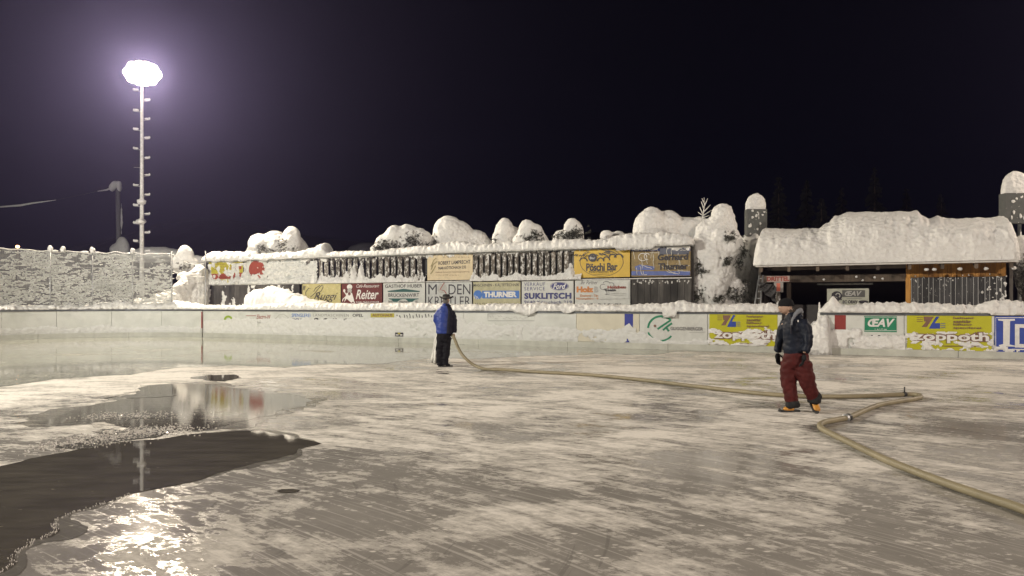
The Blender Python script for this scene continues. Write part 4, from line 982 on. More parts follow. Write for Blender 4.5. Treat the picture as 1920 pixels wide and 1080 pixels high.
# ================================================================== LIGHT MASTS
LENS = mat('lit_lens', (1, 1, 1), emit=(1.0, 0.86, 0.62, 60.0), bump=0)
HOUS = mat('lamp_housing', (0.3, 0.3, 0.3), 0.5, 0.5)
def mast(base, head, label, group, watts, col, target, detail=True):
    r = root('floodlight_mast', Vector((base.x, base.y, 0)), label, 'light mast', group)
    top = Vector((base.x, base.y, head))
    MB().tube([Vector((base.x, base.y, 0)), top + Vector((0, 0, 0.3))], [0.13, 0.07], 12).build('pole', FROSTM, r, True)
    dirv = (Vector(target) - top).normalized(); side = Vector((dirv.y, -dirv.x, 0)).normalized()
    MB().tube([top - side * 0.8, top + side * 0.8], 0.05, 8).build('crossbar', HOUS, r, True)
    MB().tube([top - side * 0.6 + Vector((0, 0, .55)), top + side * 0.6 + Vector((0, 0, .55))], 0.05, 8).build('crossbar', HOUS, r, True)
    for (a, h) in ((-0.66, 0.24), (-0.34, 0.22), (0, 0.20), (0.34, 0.18), (0.66, 0.14), (-0.50, 0.50), (-0.17, 0.58), (0.17, 0.56), (0.48, 0.44), (-0.46, -0.06), (-0.16, -0.16), (0.18, -0.18), (0.5, -0.12)):
        c = top + side * a + Vector((0, 0, h)) + dirv * 0.22
        b = MB(); b.tube([c - dirv * 0.22, c - dirv * 0.05, c + dirv * 0.02], [0.12, 0.27, 0.28], 16); f = b.build('floodlight', HOUS, r, True)
        l = MB(); l.tube([c + dirv * 0.021, c + dirv * 0.03, c + dirv * 0.05], [0.275, 0.275, 0.2], 16)
        l.build('lens', LENS, f, True, origin=parent_world(f))
    spot('floodlight_beam', top + dirv * 0.75 + Vector((0, 0, .2)), target, watts, col, 128, 0.40, r)
    if detail:
        z = 2.2; k = 0
        while z < head - 0.8:
            sg = -1 if k % 2 else 1; c = Vector((base.x, base.y, z)); e = c + Vector((sg * 0.42, -0.03, 0.02))
            MB().tube([c, e], 0.016, 6).build('climbing_rung', GREYM, r, True)
            if not (z > 8 and random.random() < 0.1):
                b = MB(); w = random.uniform(0.13, 0.19); b.blob(c + Vector((sg * 0.30, -0.03, 0.085)), (w, 0.08, random.uniform(.04, .075) ), 10, 7, 0.12); b.blob(c + Vector((sg * 0.42, -0.03, 0.10)), (0.05, 0.05, 0.07), 8, 6, 0.1); b.build('rung_snow', SNOW, r, True)
            z += 0.45 + 0.12 * random.random(); k += 1
        b = MB()
        for zz in (6.0, 7.1): b.blob(Vector((base.x, base.y - 0.1, zz)), (0.26, 0.2, 0.16), 10, 7, 0.25)
        b.build('snow_lump', SNOW, r, True)
    return r
random.seed(3)
mast(Vector((MAST_FAR.x, MAST_FAR.y, 0)), MAST_FAR.z - 0.15, 'lit floodlight mast with snowy climbing rungs behind the net at left', 'floodlight masts around the rink', MAST_W, (1.0, 0.85, 0.66), (0, 12, 0))
for k_, (s_, o_, h_, w_, c_) in enumerate(LAMP_PLACES):
    mast(P(s_, o_), h_, ('floodlight mast behind the camera on the left side', 'floodlight mast behind the camera on the right side', 'floodlight mast out of frame beyond the hut')[k_], 'floodlight masts around the rink', w_, c_, (P(s_ * 0.5 + 10, -8 if o_ > 0 else 3, 0.5)), False)

# far pole, bar and street lamp at the left
up = root('utility_pole', Vector((at(222, 460, 62).x, 62, 0)), 'grey pole with a snow hood and short arm, left of the light mast', 'pole')
GP = mat('dull_pole', (0.16, 0.16, 0.16), 0.8)
MB().tube([Vector((at(224, 460, 62).x, 62, 0)), at(221, 352, 62)], [0.22, 0.17], 10).build('pole', GP, up, True)
mb = MB()
for (x, y, rx, ry) in ((217, 346, 8, 7), (210, 352, 5, 7), (224, 352, 4, 9), (223, 345, 5, 6)): mb.blob(at(x, y, 62), (rx * .0447, .3, ry * .0447), 12, 8)
remesh(mb, 0.1, 'snow_hood', SNOW_DIM, up, 0.05, 1.0, 3)
MB().tube([at(212, 351, 62), at(200, 356, 62), at(183, 358.5, 62)], [0.10, 0.07, 0.03], 8).build('arm', FROSTM, up, True)
mb = MB(); mb.blob(at(229, 466, 61.8), (.62, .5, 1.0), 12, 8); mb.blob(at(222, 468, 61.8), (.75, .5, .6), 12, 8); mb.blob(at(228, 410, 61.9), (.1, .15, 1.4), 8, 8)
remesh(mb, 0.1, 'snow_skirt', SNOW_DIM, up, 0.06, 1.0, 3)
sb = root('snowy_cable', at(40, 384, 55), 'thin snow covered cable slanting in from the left edge of the sky', 'cable')
MB().tube([at(-260, 424, 55), at(-60, 396, 55), at(0, 388, 55), at(38, 385, 55), at(60, 381, 55), at(105, 375, 55)], [0.04, .045, .05, 0.075, 0.06, 0.015], 8).build('cable', SNOW_DIM, sb, True)
MB().tube([at(105, 375, 55), at(150, 366, 58), at(183, 358.5, 62)], 0.012, 5).build('bare_wire', INK, sb, True)
sl = root('street_lamp', Vector((at(33, 462, 95).x, 95, 0)), 'far street lamp glowing orange just above the net', 'street lamp')
MB().tube([Vector((at(33, 462, 95).x, 95.2, 0)), at(33, 461, 95.2)], [0.1, 0.06], 8).build('pole', GP, sl, True)
MB().blob(at(33, 462.5, 95), (0.22, 0.2, 0.16), 12, 8).build('lamp_globe', mat('orange_glow', (1, .5, .2), emit=(1.0, 0.42, 0.14, 22), bump=0), sl, True)
MB().tube([at(31, 459.5, 95), at(35, 459.5, 95)], 0.12, 6).build('lamp_hood', HOUS, sl, True)

# ================================================================== HUT
HO = 3.1
hu0, hu1 = SU(1421, HO), SU(1900, HO)
hut = root('timber_hut', P((hu0 + hu1) / 2, HO, 0), 'low timber hut under a thick snow roof, dark open front, honey boards at right', 'hut')
EZ = 2.93; RB = 7.2
e0, e1 = SU(1418, 2.0), SU(1908, 2.0)
def tilt(z, off): return z + (off - 2.0) * 0.30
r_ = MB(); r_.quadbox([P(e0, 2.0, EZ - .06), P(e1, 2.0, EZ - .06), P(e1, 4.8, tilt(EZ - .06, 4.8)), P(e0, 4.8, tilt(EZ - .06, 4.8)), P(e0, 2.0, EZ), P(e1, 2.0, EZ), P(e1, 4.8, tilt(EZ, 4.8)), P(e0, 4.8, tilt(EZ, 4.8))])
r_.quadbox([P(e0, 4.8, tilt(EZ - .06, 4.8)), P(e1, 4.8, tilt(EZ - .06, 4.8)), P(e1, RB, EZ - .06), P(e0, RB, EZ - .06), P(e0, 4.8, tilt(EZ, 4.8)), P(e1, 4.8, tilt(EZ, 4.8)), P(e1, RB, EZ), P(e0, RB, EZ)])
roof = r_.build('roof', DARKW, hut)
MB().rbox(e0 - .02, e1 + .02, 1.96, 1.998, EZ - 0.04, EZ + 0.05).build('eave_trim', mat('snowy_trim', (0.62, 0.61, 0.58)), hut)
n = 9
for i in range(n):
    u = e0 + 0.15 + (e1 - e0 - 0.3) * i / (n - 1)
    MB().quadbox([P(u - .05, 2.05, EZ - .22), P(u + .05, 2.05, EZ - .22), P(u + .05, 4.7, tilt(EZ - .22, 4.7)), P(u - .05, 4.7, tilt(EZ - .22, 4.7)), P(u - .05, 2.05, EZ - .063), P(u + .05, 2.05, EZ - .063), P(u + .05, 4.7, tilt(EZ - .063, 4.7)), P(u - .05, 4.7, tilt(EZ - .063, 4.7))]).build('rafter', DARKW, hut)
uw = SU(1698, HO); ur = SU(1886, HO)
MB().rbox(hu0 + 0.1, uw, HO - 0.05, HO + 0.08, 2.36, 2.62).build('lintel', DARKW, hut)
MB().rbox(hu0, hu1, 6.6, 6.7, 0, 2.95).build('back_wall', BLACKINT, hut)
MB().rbox(hu0, hu0 + .1, HO + .1, 6.6, 0, 2.9).build('side_wall', BLACKINT, hut); MB().rbox(hu1 - .1, hu1, HO + .05, 6.6, 0, 2.9).build('side_wall', BLACKINT, hut)
MB().rbox(SU(1706, HO), SU(1706, HO) + .08, HO + .1, 6.6, 0, 2.9).build('inner_wall', BLACKINT, hut)
MB().rbox(hu0 + .4, uw - .2, HO + 2.2, HO + 2.3, 0, 1.55).build('counter_front', mat('counter_grey', (0.10, 0.09, 0.085)), hut)
for u in (SU(1479, HO), SU(1530, HO) + 3.9): MB().rbox(u - .07, u + .07, HO, HO + .14, 0, 2.36).build('post', DARKW, hut)
# honey boards
u = uw + 0.01; z0_, z1_ = SZ(1800, 514, HO), EZ - 0.05
zz0 = 2.50
while u < ur - 0.02:
    w = 0.135; MB().rbox(u, min(u + w - 0.008, ur), HO - .03 - random.uniform(0, .008), HO, zz0 - 0.02, EZ + 0.12).build('board', ORANGE, hut); u += w
MB().rbox(uw, uw + .15, HO - .06, HO - .035, 1.1, zz0 - .022).build('corner_post', ORANGE, hut)
MB().rbox(uw + .15, ur, HO - .015, HO, 0.9, zz0 - .022).build('wall_backing', BLACKINT, hut)
u = uw + 0.18; i = 0; random.seed(9)
lines = MB()
while u < ur - 0.05:
    w = 0.13 if i % 2 else 0.19; w = min(w, ur - u)
    MB().rbox(u, u + w - 0.012, HO - .05 - (0.02 if i % 2 else 0), HO - .016, 1.0, zz0 - .025).build('slat', SLATG, hut)
    lines.rbox(u - 0.014, u + 0.002, HO - .078, HO - .072, 1.2, zz0 - .03)
    u += w; i += 1
lines.build('frosted_edge', GREYM, hut, kind='stuff')
mb = MB()
for i in range(22):
    mb.blob(P(random.uniform(uw, ur), HO - .08, zz0 + random.gauss(-0.05, 0.05) + (0.05 if random.random() < .3 else 0)), (random.uniform(.012, .04), .015, random.uniform(.008, .025)), 6, 4, .3)
for i in range(26): mb.blob(P(ur - abs(random.gauss(0, .25)), HO - .08, random.uniform(1.6, zz0)), (random.uniform(.02, .05), .02, random.uniform(.02, .06)), 6, 4, .3)
mb.build('snow_fleck', SNOW, hut, True, kind='stuff')
mb = MB()
for px in (1737, 1752, 1800, 1849, 1901): mb.blob(P(SU(px, 2.3), 2.3, EZ - .22), (.08, .06, .05), 8, 6, .2)
for px in (1545, 1606, 1640, 1655, 1618): mb.blob(P(SU(px, HO), HO - .08, 2.45 + random.uniform(-.05, .08)), (.05, .03, .04), 7, 5, .2)
mb.build('snow_fleck', SNOW, hut, True, kind='stuff')
MB().tube([P(SU(1532, 3.6), 3.6, 2.30), P(SU(1637, 3.6), 3.6, 2.30)], 0.035, 8).build('tube_lamp', FROSTM, hut, True)
# roof snow
def ridge(px):
    return interp([(1418, 470), (1424, 440), (1436, 427), (1470, 428), (1535, 427), (1552, 418), (1568, 405), (1590, 397), (1640, 396), (1690, 397), (1718, 397), (1730, 405), (1740, 409), (1758, 404), (1780, 408), (1800, 410), (1850, 409), (1880, 403), (1898, 408), (1908, 425), (1914, 450)], px)[0]
rs = MB(); ns, nt_ = 260, 34; 
for i in range(ns + 1):
    px = 1412 + (1916 - 1412) * i / ns; oc = 4.2; u = SU(px, 2.0)
    # height wanted at the crest, seen at off 3.4
    uu = e0 - 0.12 + (e1 + 0.2 - e0) * i / ns; 
    pxc = 960 + FPX * P(uu, 3.6).x / P(uu, 3.6).y
    H = SZ(pxc, ridge(pxc), 3.6)
    ed = min(i, ns - i) / (ns * 0.035); ed = 1 if ed > 1 else math.sqrt(1 - (1 - ed) ** 2)
    for j in range(nt_ + 1):
        a = math.pi * j / nt_; c, q = math.cos(a), math.sin(a)
        pw = 0.62
        off = 4.5 - 2.62 * (abs(c) ** 0.85) * (1 if c > 0 else -1) * (0.93 + 0.07 * ed); z = EZ + 0.02 + (H - EZ) * (q ** pw) * (0.25 + 0.75 * ed)
        pp = (uu, off, z); d = 0.13 * fbm(pp, 0.9, 3) + 0.045 * fbm(pp, 3.0, 3) + 0.045 * (abs(noise.noise(Vector(pp) * 5.0)) * 2)
        d *= min(1, q * 3); off -= d * c * 1.2; z += d * (0.15 + q * 0.25) * (1 if c > 0.2 else 0.3)
        rs.v.append(P(uu, off, z))
m = nt_ + 1
for i in range(ns):
    for j in range(nt_):
        a = i * m + j; rs.f.append((a, a + m, a + m + 1, a + 1))
rs.f.append(tuple(range(nt_, -1, -1))); rs.f.append(tuple(range(ns * m, ns * m + m)))
rs.build('roof_snow', SNOW, roof, True, origin=parent_world(roof))
# club sign inside
s = Sign('club_sign', 1549.5, 541, 1630.5, 578, 3.5, mat('dim_white_sign', (0.42, 0.43, 0.36), 0.6), 'pale club sign with a grey box and dark drawing inside the open hut')
s.rect(1579, 544, 1622, 557, mat('charcoal_print', (0.10, 0.10, 0.095), bump=0)); s.text('ŒAV', 1584, 545.5, 1616, 555, LGREYP, shear=0.3, bold=0.04)
s.text('EC OEAV', 1580, 563, 1608, 569, INK, bold=0.04); s.disc(1569, 555, 10, 9, INK); s.disc(1571, 554, 5, 5, LGREYP, ring=0.4); s.stroke([[(1560, 550), (1578, 562)], [(1572, 560), (1570, 568)]], 2.4, INK)
s.disc(1619, 566, 9, 3, INK); s.stroke([[(1588, 559.5), (1616, 559.5)]], 0.7, GREYP)
# period display
s = Sign('period_sign', 1436.5, 517.5, 1481.5, 528.5, 2.6, mat('pink_grey', (0.42, 0.33, 0.30), frost=0.2), 'narrow pinkish sign with red capitals hanging at the hut corner')
s.text('DRITTEL', 1438, 518.5, 1480, 527, REDP, bold=0.05)
s = Sign('period_display', 1450, 529, 1469.5, 548, 2.62, mat('display_grey', (0.33, 0.31, 0.29)), 'small grey number box showing a red one under the narrow sign', 'scoreboard', None, 0.12)
s.text('1', 1456, 531, 1463, 546, mat('red_one', (0.62, 0.16, 0.10), bump=0), bold=0.04)
MB().rbox(SU(1454, 2.7), SU(1463, 2.7), 2.745, 2.85, 0, SZ(1459, 549, 2.7)).build('post', PLANKF, s.r)
# ladder
ld = root('ladder', P(SU(1412, 2.3), 2.3, 0), 'aluminium ladder leaning against the left corner of the hut', 'ladder')
la0, la1 = P(SU(1402, 2.0), 2.0, 0.0), P(SU(1424, 2.5), 2.5, SZ(1424, 516, 2.5))
lb0, lb1 = P(SU(1418, 2.0), 2.0, 0.0), P(SU(1431, 2.5), 2.5, SZ(1431, 516, 2.5))
AL = mat('aluminium', (0.45, 0.46, 0.46), 0.4, 0.6, frost=0.2)
for a, b in ((la0, la1), (lb0, lb1)): MB().tube([a, b], 0.035, 6).build('stile', AL, ld, True)
for i in range(11): t = (i + 0.5) / 11; MB().tube([la0.lerp(la1, t), lb0.lerp(lb1, t)], 0.018, 6).build('rung', AL, ld, True)
# wall of snow behind the ladder
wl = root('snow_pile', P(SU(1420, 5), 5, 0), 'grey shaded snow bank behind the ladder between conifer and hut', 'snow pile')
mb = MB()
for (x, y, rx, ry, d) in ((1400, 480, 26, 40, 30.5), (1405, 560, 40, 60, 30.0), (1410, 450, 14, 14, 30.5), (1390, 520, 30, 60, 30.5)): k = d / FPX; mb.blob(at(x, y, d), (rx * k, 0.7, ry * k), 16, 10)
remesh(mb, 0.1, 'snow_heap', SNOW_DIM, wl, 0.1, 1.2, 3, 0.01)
tp = root('tarpaulin', P(SU(1438, 3.3), 3.3, 0), 'dark crumpled sheet hanging at the hut corner beside the ladder', 'tarpaulin')
mb = MB()
for i in range(9):
    for j in range(9):
        u_, v_ = i / 8, j / 8; x = 1424 + 30 * u_; y = 528 + 14 * v_ + 18 * u_ * (0.4 + v_) ; p = at(x, y, 26.2); p.y += 0.12 * math.sin(i * 1.9 + j); mb.v.append(p)
for i in range(8):
    for j in range(8): a = i * 9 + j; mb.f.append((a, a + 9, a + 10, a + 1))
mb.build('sheet', mat('black_tarp', (0.03, 0.03, 0.03), 0.5), tp, True)

# boxes on posts
def postbox(px0, px1, y0, y1, ycap, d, label, bottom):
    k = d / FPX; xc = (px0 + px1) / 2; c = at(xc, (y0 + y1) / 2, d)
    r = root('box_on_post', Vector((c.x, d, 0)), label, 'sign post', 'snow capped boxes on posts')
    w = (px1 - px0) / 2 * k; h = (y1 - y0) / 2 * k
    b = MB(); b.quadbox([(c.x - w, d - .02, c.z - h), (c.x + w, d - .02, c.z - h), (c.x + w, d + .35, c.z - h), (c.x - w, d + .35, c.z - h), (c.x - w, d - .02, c.z + h), (c.x + w, d - .02, c.z + h), (c.x + w, d + .35, c.z + h), (c.x - w, d + .35, c.z + h)])
    b.build('box', mat('rimed_box', (0.09, 0.095, 0.09), 0.7, frost=0.15), r)
    MB().tube([(c.x + .1, d + .17, 0), (c.x + .1, d + .17, c.z - h)], 0.06, 8).build('post', GREYM, r, True)
    e = MB()
    e.blob(at(xc + 1, y0 - 5, d) + Vector((.0, .22, 0)), (w * 1.06, .24, (y0 - 5 - ycap) * k), 18, 12)
    e.blob(at(xc + 1, y0 - 1, d) + Vector((.0, .2, 0)), (w * 1.02, .21, 7 * k), 18, 12)
    e.blob(at(xc + 5, (y0 + y1) / 2 - 8, d) + Vector((.04, .42, 0)), (w * 0.98, .26, h * 1.15), 16, 10)
    remesh(e, 0.05, 'snow_hood', SNOW, r, 0.04, 2.0, 2, 0.012)
    f = MB(); random.seed(int(px0))
    for i in range(16): f.blob((c.x + random.uniform(-.8, .8) * w, d - .025, c.z + random.uniform(-.85, .9) * h), (random.uniform(.02, .06), .02, random.uniform(.03, .09)), 7, 5, .3)
    f.build('snow_fleck', SNOW, r, True, kind='stuff')
postbox(1401, 1438, 392, 443, 360, 30, 'grey box on a post with a tall pointed snow hood left of the hut roof', 600)
postbox(1885, 1940, 362, 418, 318, 26, 'larger snow hooded box on a post at the right edge of the picture', 600)

# snow slope in the gap
gp = root('snow_pile', P(SU(1522), 0.1, 0), 'sloping snow heap in the gap of the boards right behind the walking man', 'snow pile')
mb = MB()
def dpl(px, off=0.0): D = Vector(((px - 960) / FPX, 1.0)); return (A.dot(N) + off) / D.dot(N)
loaf([(SU(1509), 0.0, 0.25), (SU(1514), 0.0, 0.62), (SU(1520), 0.0, 0.93), (SU(1529), 0.0, 1.10), (SU(1537), 0, 1.25), (SU(1548), 0, 1.30), (SU(1560), 0, 0.95)], -0.42, 0.5, 0.03, 18, 0.07, 0.0, power=0.9, ends=0.1).build('snow_heap', SNOW, gp, True)
mb = MB(); mb.blob(P(SU(1536), 0.1, 1.30), (.035, .05, .34), 10, 8, .1); mb.blob(P(SU(1537), 0.1, 1.15), (.07, .08, .3), 10, 8, .1); mb.build('snow_tip', SNOW, gp, True)

# hut surroundings at the right edge
snowtree(1925, 560, 24.5, [(1915, 470, 16, 30, 0), (1930, 500, 30, 60, 0.2), (1950, 470, 30, 70, .3)], [(1912, 500, 5, 14, 50), (1918, 540, 6, 14, 60), (1908, 520, 4, 12, 30)], 'snow loaded conifer squeezed against the right end of the hut', 'snow buried trees behind the fence', voxel=0.07)
bm_ = MB()
# far dark spruces
def spruce(px, top, d, label, w=1.0, sh=None):
    b = Vector((at(px, 500, d).x, d, 0)); H = at(px, top, d).z
    r = root('spruce_tree', b, label, 'tree', 'far spruces behind the hut')
    MB().tube([b, b + Vector((0, 0, H * 0.97))], [0.35, 0.04], 7).build('trunk', DARKW, r)
    c = MB(); z = H * 0.12
    while z < H * 0.99:
        R = (1 - z / H) ** 0.85 * 3.6 * w + 0.15; nb = 9
        for i in range(nb):
            a = random.uniform(0, 6.28); L = R * random.uniform(0.6, 1.1); droop = 0.28 * L
            o = b + Vector((0, 0, z + random.uniform(-.2, .2))); t = Vector((math.cos(a), math.sin(a), 0)); sd = Vector((-t.y, t.x, 0))
            for f0, f1 in ((0.1, .5), (.4, .8), (.7, 1.0)):
                wv = L * 0.20 * (1.2 - f0); q0 = o + t * L * f0 - Vector((0, 0, droop * f0 ** 1.5)); q1 = o + t * L * f1 - Vector((0, 0, droop * f1 ** 1.5 + 0.15))
                k = len(c.v); c.v += [q0 - sd * wv * .3, q0 + sd * wv * .3, q1 + sd * wv - Vector((0, 0, .25)), q1 + t * .2, q1 - sd * wv - Vector((0, 0, .25))]; c.f.append((k, k + 1, k + 2, k + 3, k + 4))
        z += H * 0.028
    c.build('crown', mat('spruce_needles', (0.022, 0.023, 0.022), 0.95, frost=0.1), r)
random.seed(17)
for i, (px, tp_, d, lb) in enumerate([(1460, 330, 95, 'faint dark spruce standing left of the hut roof behind the box on a post'), (1512, 335, 100, 'faint spruce beside the left slope of the hut roof snow'), (1578, 350, 110, 'smaller dark spruce rising above the stepped part of the roof snow'), (1640, 312, 100, 'tallest faint spruce above the middle of the hut roof'), (1700, 352, 115, 'dim spruce right of the tallest one'), (1420, 360, 105, 'dim spruce behind the left box on a post'), (1540, 372, 90, 'low spruce tip near the roof snow step'), (1765, 362, 120, 'dimmest spruce above the right half of the roof')]): spruce(px, tp_, d, lb)
# hill
hl_ = MB(); nH = 60
for i in range(nH + 1):
    a = -220 + 440 * i / nH
    for (yy, h) in ((150, 0), (190, 10 + 6 * noise.noise(Vector((a * .02, 0, 0)))), (250, 24 + 12 * noise.noise(Vector((a * .015, 3, 0)))), (258, -1)): hl_.v.append(Vector((a, yy, h)))
for i in range(nH):
    for j in range(3): a = i * 4 + j; hl_.f.append((a, a + 4, a + 5, a + 1))
props(hl_.build('hill', mat('night_forest', (0.02, 0.022, 0.02), 0.95), None, True), kind='structure')

# ================================================================== HOSE
HOSE = mat('hose_rubber', (0.25, 0.215, 0.135), 0.55, var=0.16, scale=5)
hz = 0.04
hp2 = [(905, 691), (925, 692.5), (960, 694), (1000, 697), (1060, 700), (1120, 704), (1200, 712), (1300, 724), (1380, 733), (1440, 739), (1500, 742.5), (1560, 743.5), (1610, 743), (1660, 741), (1696, 739.5), (1712, 739.5), (1724, 741.5), (1726, 745), (1712, 748.5), (1680, 753.5), (1650, 759), (1625, 768), (1605, 777), (1590, 783), (1570, 787), (1548, 791), (1538, 796), (1540, 803), (1556, 812), (1585, 826), (1620, 843), (1660, 862), (1700, 878), (1760, 901), (1820, 922), (1880, 942), (1920, 956), (2050, 1010), (2400, 1180)]
hpts = [gnd(x, y, hz) for x, y in hp2]
lift = [(850, 630, 18.55), (854, 640, 18.4), (859, 652, 18.2), (866, 664, 18.05), (876, 675, 17.95), (888, 684, 17.9)]
hpts = [at(x, y, d) for x, y, d in lift] + hpts
def spline(pts, sub=8):
    out = []
    for i in range(len(pts) - 1):
        p0, p1, p2, p3 = pts[max(i - 1, 0)], pts[i], pts[i + 1], pts[min(i + 2, len(pts) - 1)]
        for j in range(sub):
            t = j / sub; out.append(0.5 * ((2 * p1) + (p2 - p0) * t + (2 * p0 - 5 * p1 + 4 * p2 - p3) * t * t + (3 * p1 - p0 - 3 * p2 + p3) * t ** 3))
    return out + [pts[-1]]
hr = root('water_hose', gnd(1300, 724), 'long tan flooding hose snaking over the ice from the hatted man to the right edge', 'hose')
path = spline(hpts, 8)
for p in path:
    if p.y < 17.4: p.z = max(p.z, hz)
MB().tube(path, 0.037, 12).build('hose', HOSE, hr, True)
def coupling(px, py, m, r=0.056, L=0.05):
    c = gnd(px, py, hz); j = min(range(len(path)), key=lambda i: (path[i] - c).length); t = (path[min(j + 1, len(path) - 1)] - path[j - 1]).normalized()
    MB().tube([path[j] - t * L, path[j] - t * L * .5, path[j] + t * L * .5, path[j] + t * L], [r * .9, r, r, r * .9], 14).build('coupling', m, hr, True); return path[j], t
BLK = mat('black_rubber', (0.02, 0.02, 0.02), 0.5)
c, t = coupling(1590, 783, BLK); MB().tube([c + t * .06, c + t * .085], 0.058, 14).build('coupling_ring', GREYM, hr, True)
c, t = coupling(1697, 739.5, BLK, 0.045, 0.03); MB().tube([c, c + Vector((0, 0, .13))], 0.012, 6).build('coupling_lever', BLK, hr, True)

# ================================================================== PEOPLE
def skin(verts, edges, name, m, parent, sub=2, amp=0.0, sc=6.0, wr=0.0):
    """verts: (world position, radius or (rx, ry)); first vertex is the root"""
    org = parent_world(parent); me = bpy.data.meshes.new('tmp'); me.from_pydata([tuple(v[0] - org) for v in verts], edges, [])
    o = bpy.data.objects.new('tmp', me); COL.objects.link(o); o.modifiers.new('sk', 'SKIN')
    me.skin_vertices[0].data[0].use_root = True
    for i, v in enumerate(verts):
        rr = v[1] if isinstance(v[1], tuple) else (v[1], v[1]); me.skin_vertices[0].data[i].radius = rr
        if i: me.skin_vertices[0].data[i].use_root = False
    sm = o.modifiers.new('ss', 'SUBSURF'); sm.levels = sub; sm.render_levels = sub
    dg = bpy.context.evaluated_depsgraph_get(); me2 = bpy.data.meshes.new_from_object(o.evaluated_get(dg)); bpy.data.objects.remove(o)
    if amp or wr:
        ns_ = [v.normal.copy() for v in me2.vertices]
        for v, nn in zip(me2.vertices, ns_):
            q = v.co + org; v.co += nn * (amp * fbm(q, sc, 3) + wr * (abs(noise.noise(Vector((q.x * 9, q.y * 9, q.z * 20)))) - .25))
    for p in me2.polygons: p.use_smooth = True
    me2.materials.clear(); me2.materials.append(m); ob = bpy.data.objects.new(name, me2); COL.objects.link(ob); ob.parent = parent; return ob
def ellipsoid(c, r, m, name, parent, seg=20, rings=12, rot=0.0, cut=None, deform=None):
    mb = MB(); mb.blob((0, 0, 0), r, seg, rings); R = Matrix.Rotation(rot, 3, 'Z')
    for i, v in enumerate(mb.v):
        if deform: v = deform(v.copy())
        mb.v[i] = R @ v + Vector(c)
    return mb.build(name, m, parent, True)
SKINM = mat('skin', (0.38, 0.25, 0.185), 0.55, bump=0)
HAIRG = mat('grey_hair', (0.13, 0.12, 0.11), 0.8, scale=40)
def head_def(face):
    """face: unit vector of the nose; shapes an egg into a head with brow, nose, lips and chin"""
    fx = Vector(face).normalized()
    def f(v):
        side = v - fx * v.dot(fx); q = v.copy()
        fr = max(0, v.normalized().dot(fx)); z = v.z
        q += fx * (0.026 * math.exp(-((z + 0.005) / 0.018) ** 2) * max(0, fr - 0.86) / 0.14)      # nose
        q += fx * (0.008 * math.exp(-((z + 0.050) / 0.012) ** 2) * max(0, fr - 0.8) / 0.2)
        q += fx * (0.012 * math.exp(-((z + 0.092) / 0.02) ** 2) * fr)
        q -= fx * (0.007 * math.exp(-((z - 0.025) / 0.012) ** 2) * fr)
        if z < -0.03: q -= side * 0.18 * min(1, (-0.03 - z) / 0.08)
        return q
    return f
def hand(c, dirv, palmn, thumb, m, parent, curl=0.5, name='hand', s=1.0):
    """palm with four unequal curling fingers and a thumb"""
    d = Vector(dirv).normalized(); nn = Vector(palmn).normalized(); w = d.cross(nn).normalized() * (1 if thumb > 0 else -1)
    vs = [(Vector(c), (0.030 * s, 0.022 * s)), (Vector(c) + d * 0.045 * s, (0.036 * s, 0.020 * s)), (Vector(c) + d * 0.085 * s, (0.034 * s, 0.018 * s))]
    o = skin(vs, [(0, 1), (1, 2)], name, m, parent, 2)
    for k_, (a, L) in enumerate(((0.027, 0.072), (0.009, 0.082), (-0.009, 0.076), (-0.026, 0.060))):
        b = Vector(c) + d * 0.085 * s + w * a * s; d1 = (d + nn * curl).normalized(); d2 = (d + nn * curl * 2.6).normalized(); d3 = (d * .4 + nn * curl * 3.5).normalized()
        p = [b - d * .02 * s, b + d1 * L * .42 * s]; p.append(p[-1] + d2 * L * .33 * s); p.append(p[-1] + d3 * L * .25 * s)
        skin([(q, 0.0095 * s) for q in p], [(0, 1), (1, 2), (2, 3)], 'finger', m, o, 1)
    b = Vector(c) + d * .025 * s + w * .03 * s; d1 = (d * .6 + w * .8 + nn * .3).normalized(); d2 = (d + nn * .6 + w * .2).normalized()
    p = [b - w * .01, b + d1 * .035 * s, b + d1 * .035 * s + d2 * .03 * s]; skin([(q, 0.011 * s) for q in p], [(0, 1), (1, 2)], 'thumb', m, o, 1)
    return o

def hz_loft(rings, seg=20):
    mb = MB(); n = len(rings)
    for c, rx, ry in rings:
        for j in range(seg): a = 2 * math.pi * j / seg; mb.v.append(Vector(c) + Vector((rx * math.cos(a), ry * math.sin(a), 0)))
    for i in range(n - 1):
        for j in range(seg): a = i * seg + j; b = i * seg + (j + 1) % seg; mb.f.append((a, a + seg, b + seg, b))
    mb.f.append(tuple(range(seg))); mb.f.append(tuple((n - 1) * seg + j for j in reversed(range(seg)))); return mb
def limb(pts, seg=14): return MB().tube([p for p, r in pts], [r for p, r in pts], seg)
def garment(name, parts, m, parent, voxel=.014, wr=.018, label=None, sm=5):
    """cloth grown round overlapping body volumes, with soft folds"""
    mb = MB()
    for p in parts: mb.add(p.v, p.f)
    o = remesh(mb, voxel, name, m, parent, 0.0, 1, sm, 0.0, None, label); org = parent_world(parent)
    ns_ = [v.normal.copy() for v in o.data.vertices]
    for v, nn in zip(o.data.vertices, ns_):
        q = v.co + org; f1_ = abs(noise.noise(Vector((q.x * 7 + q.z * 3, q.y * 7, q.z * 9)))) - .2; f2_ = noise.noise(Vector((q.x * 16, q.y * 16, q.z * 26)))
        v.co += nn * (wr * f1_ + wr * .35 * f2_)
    return o
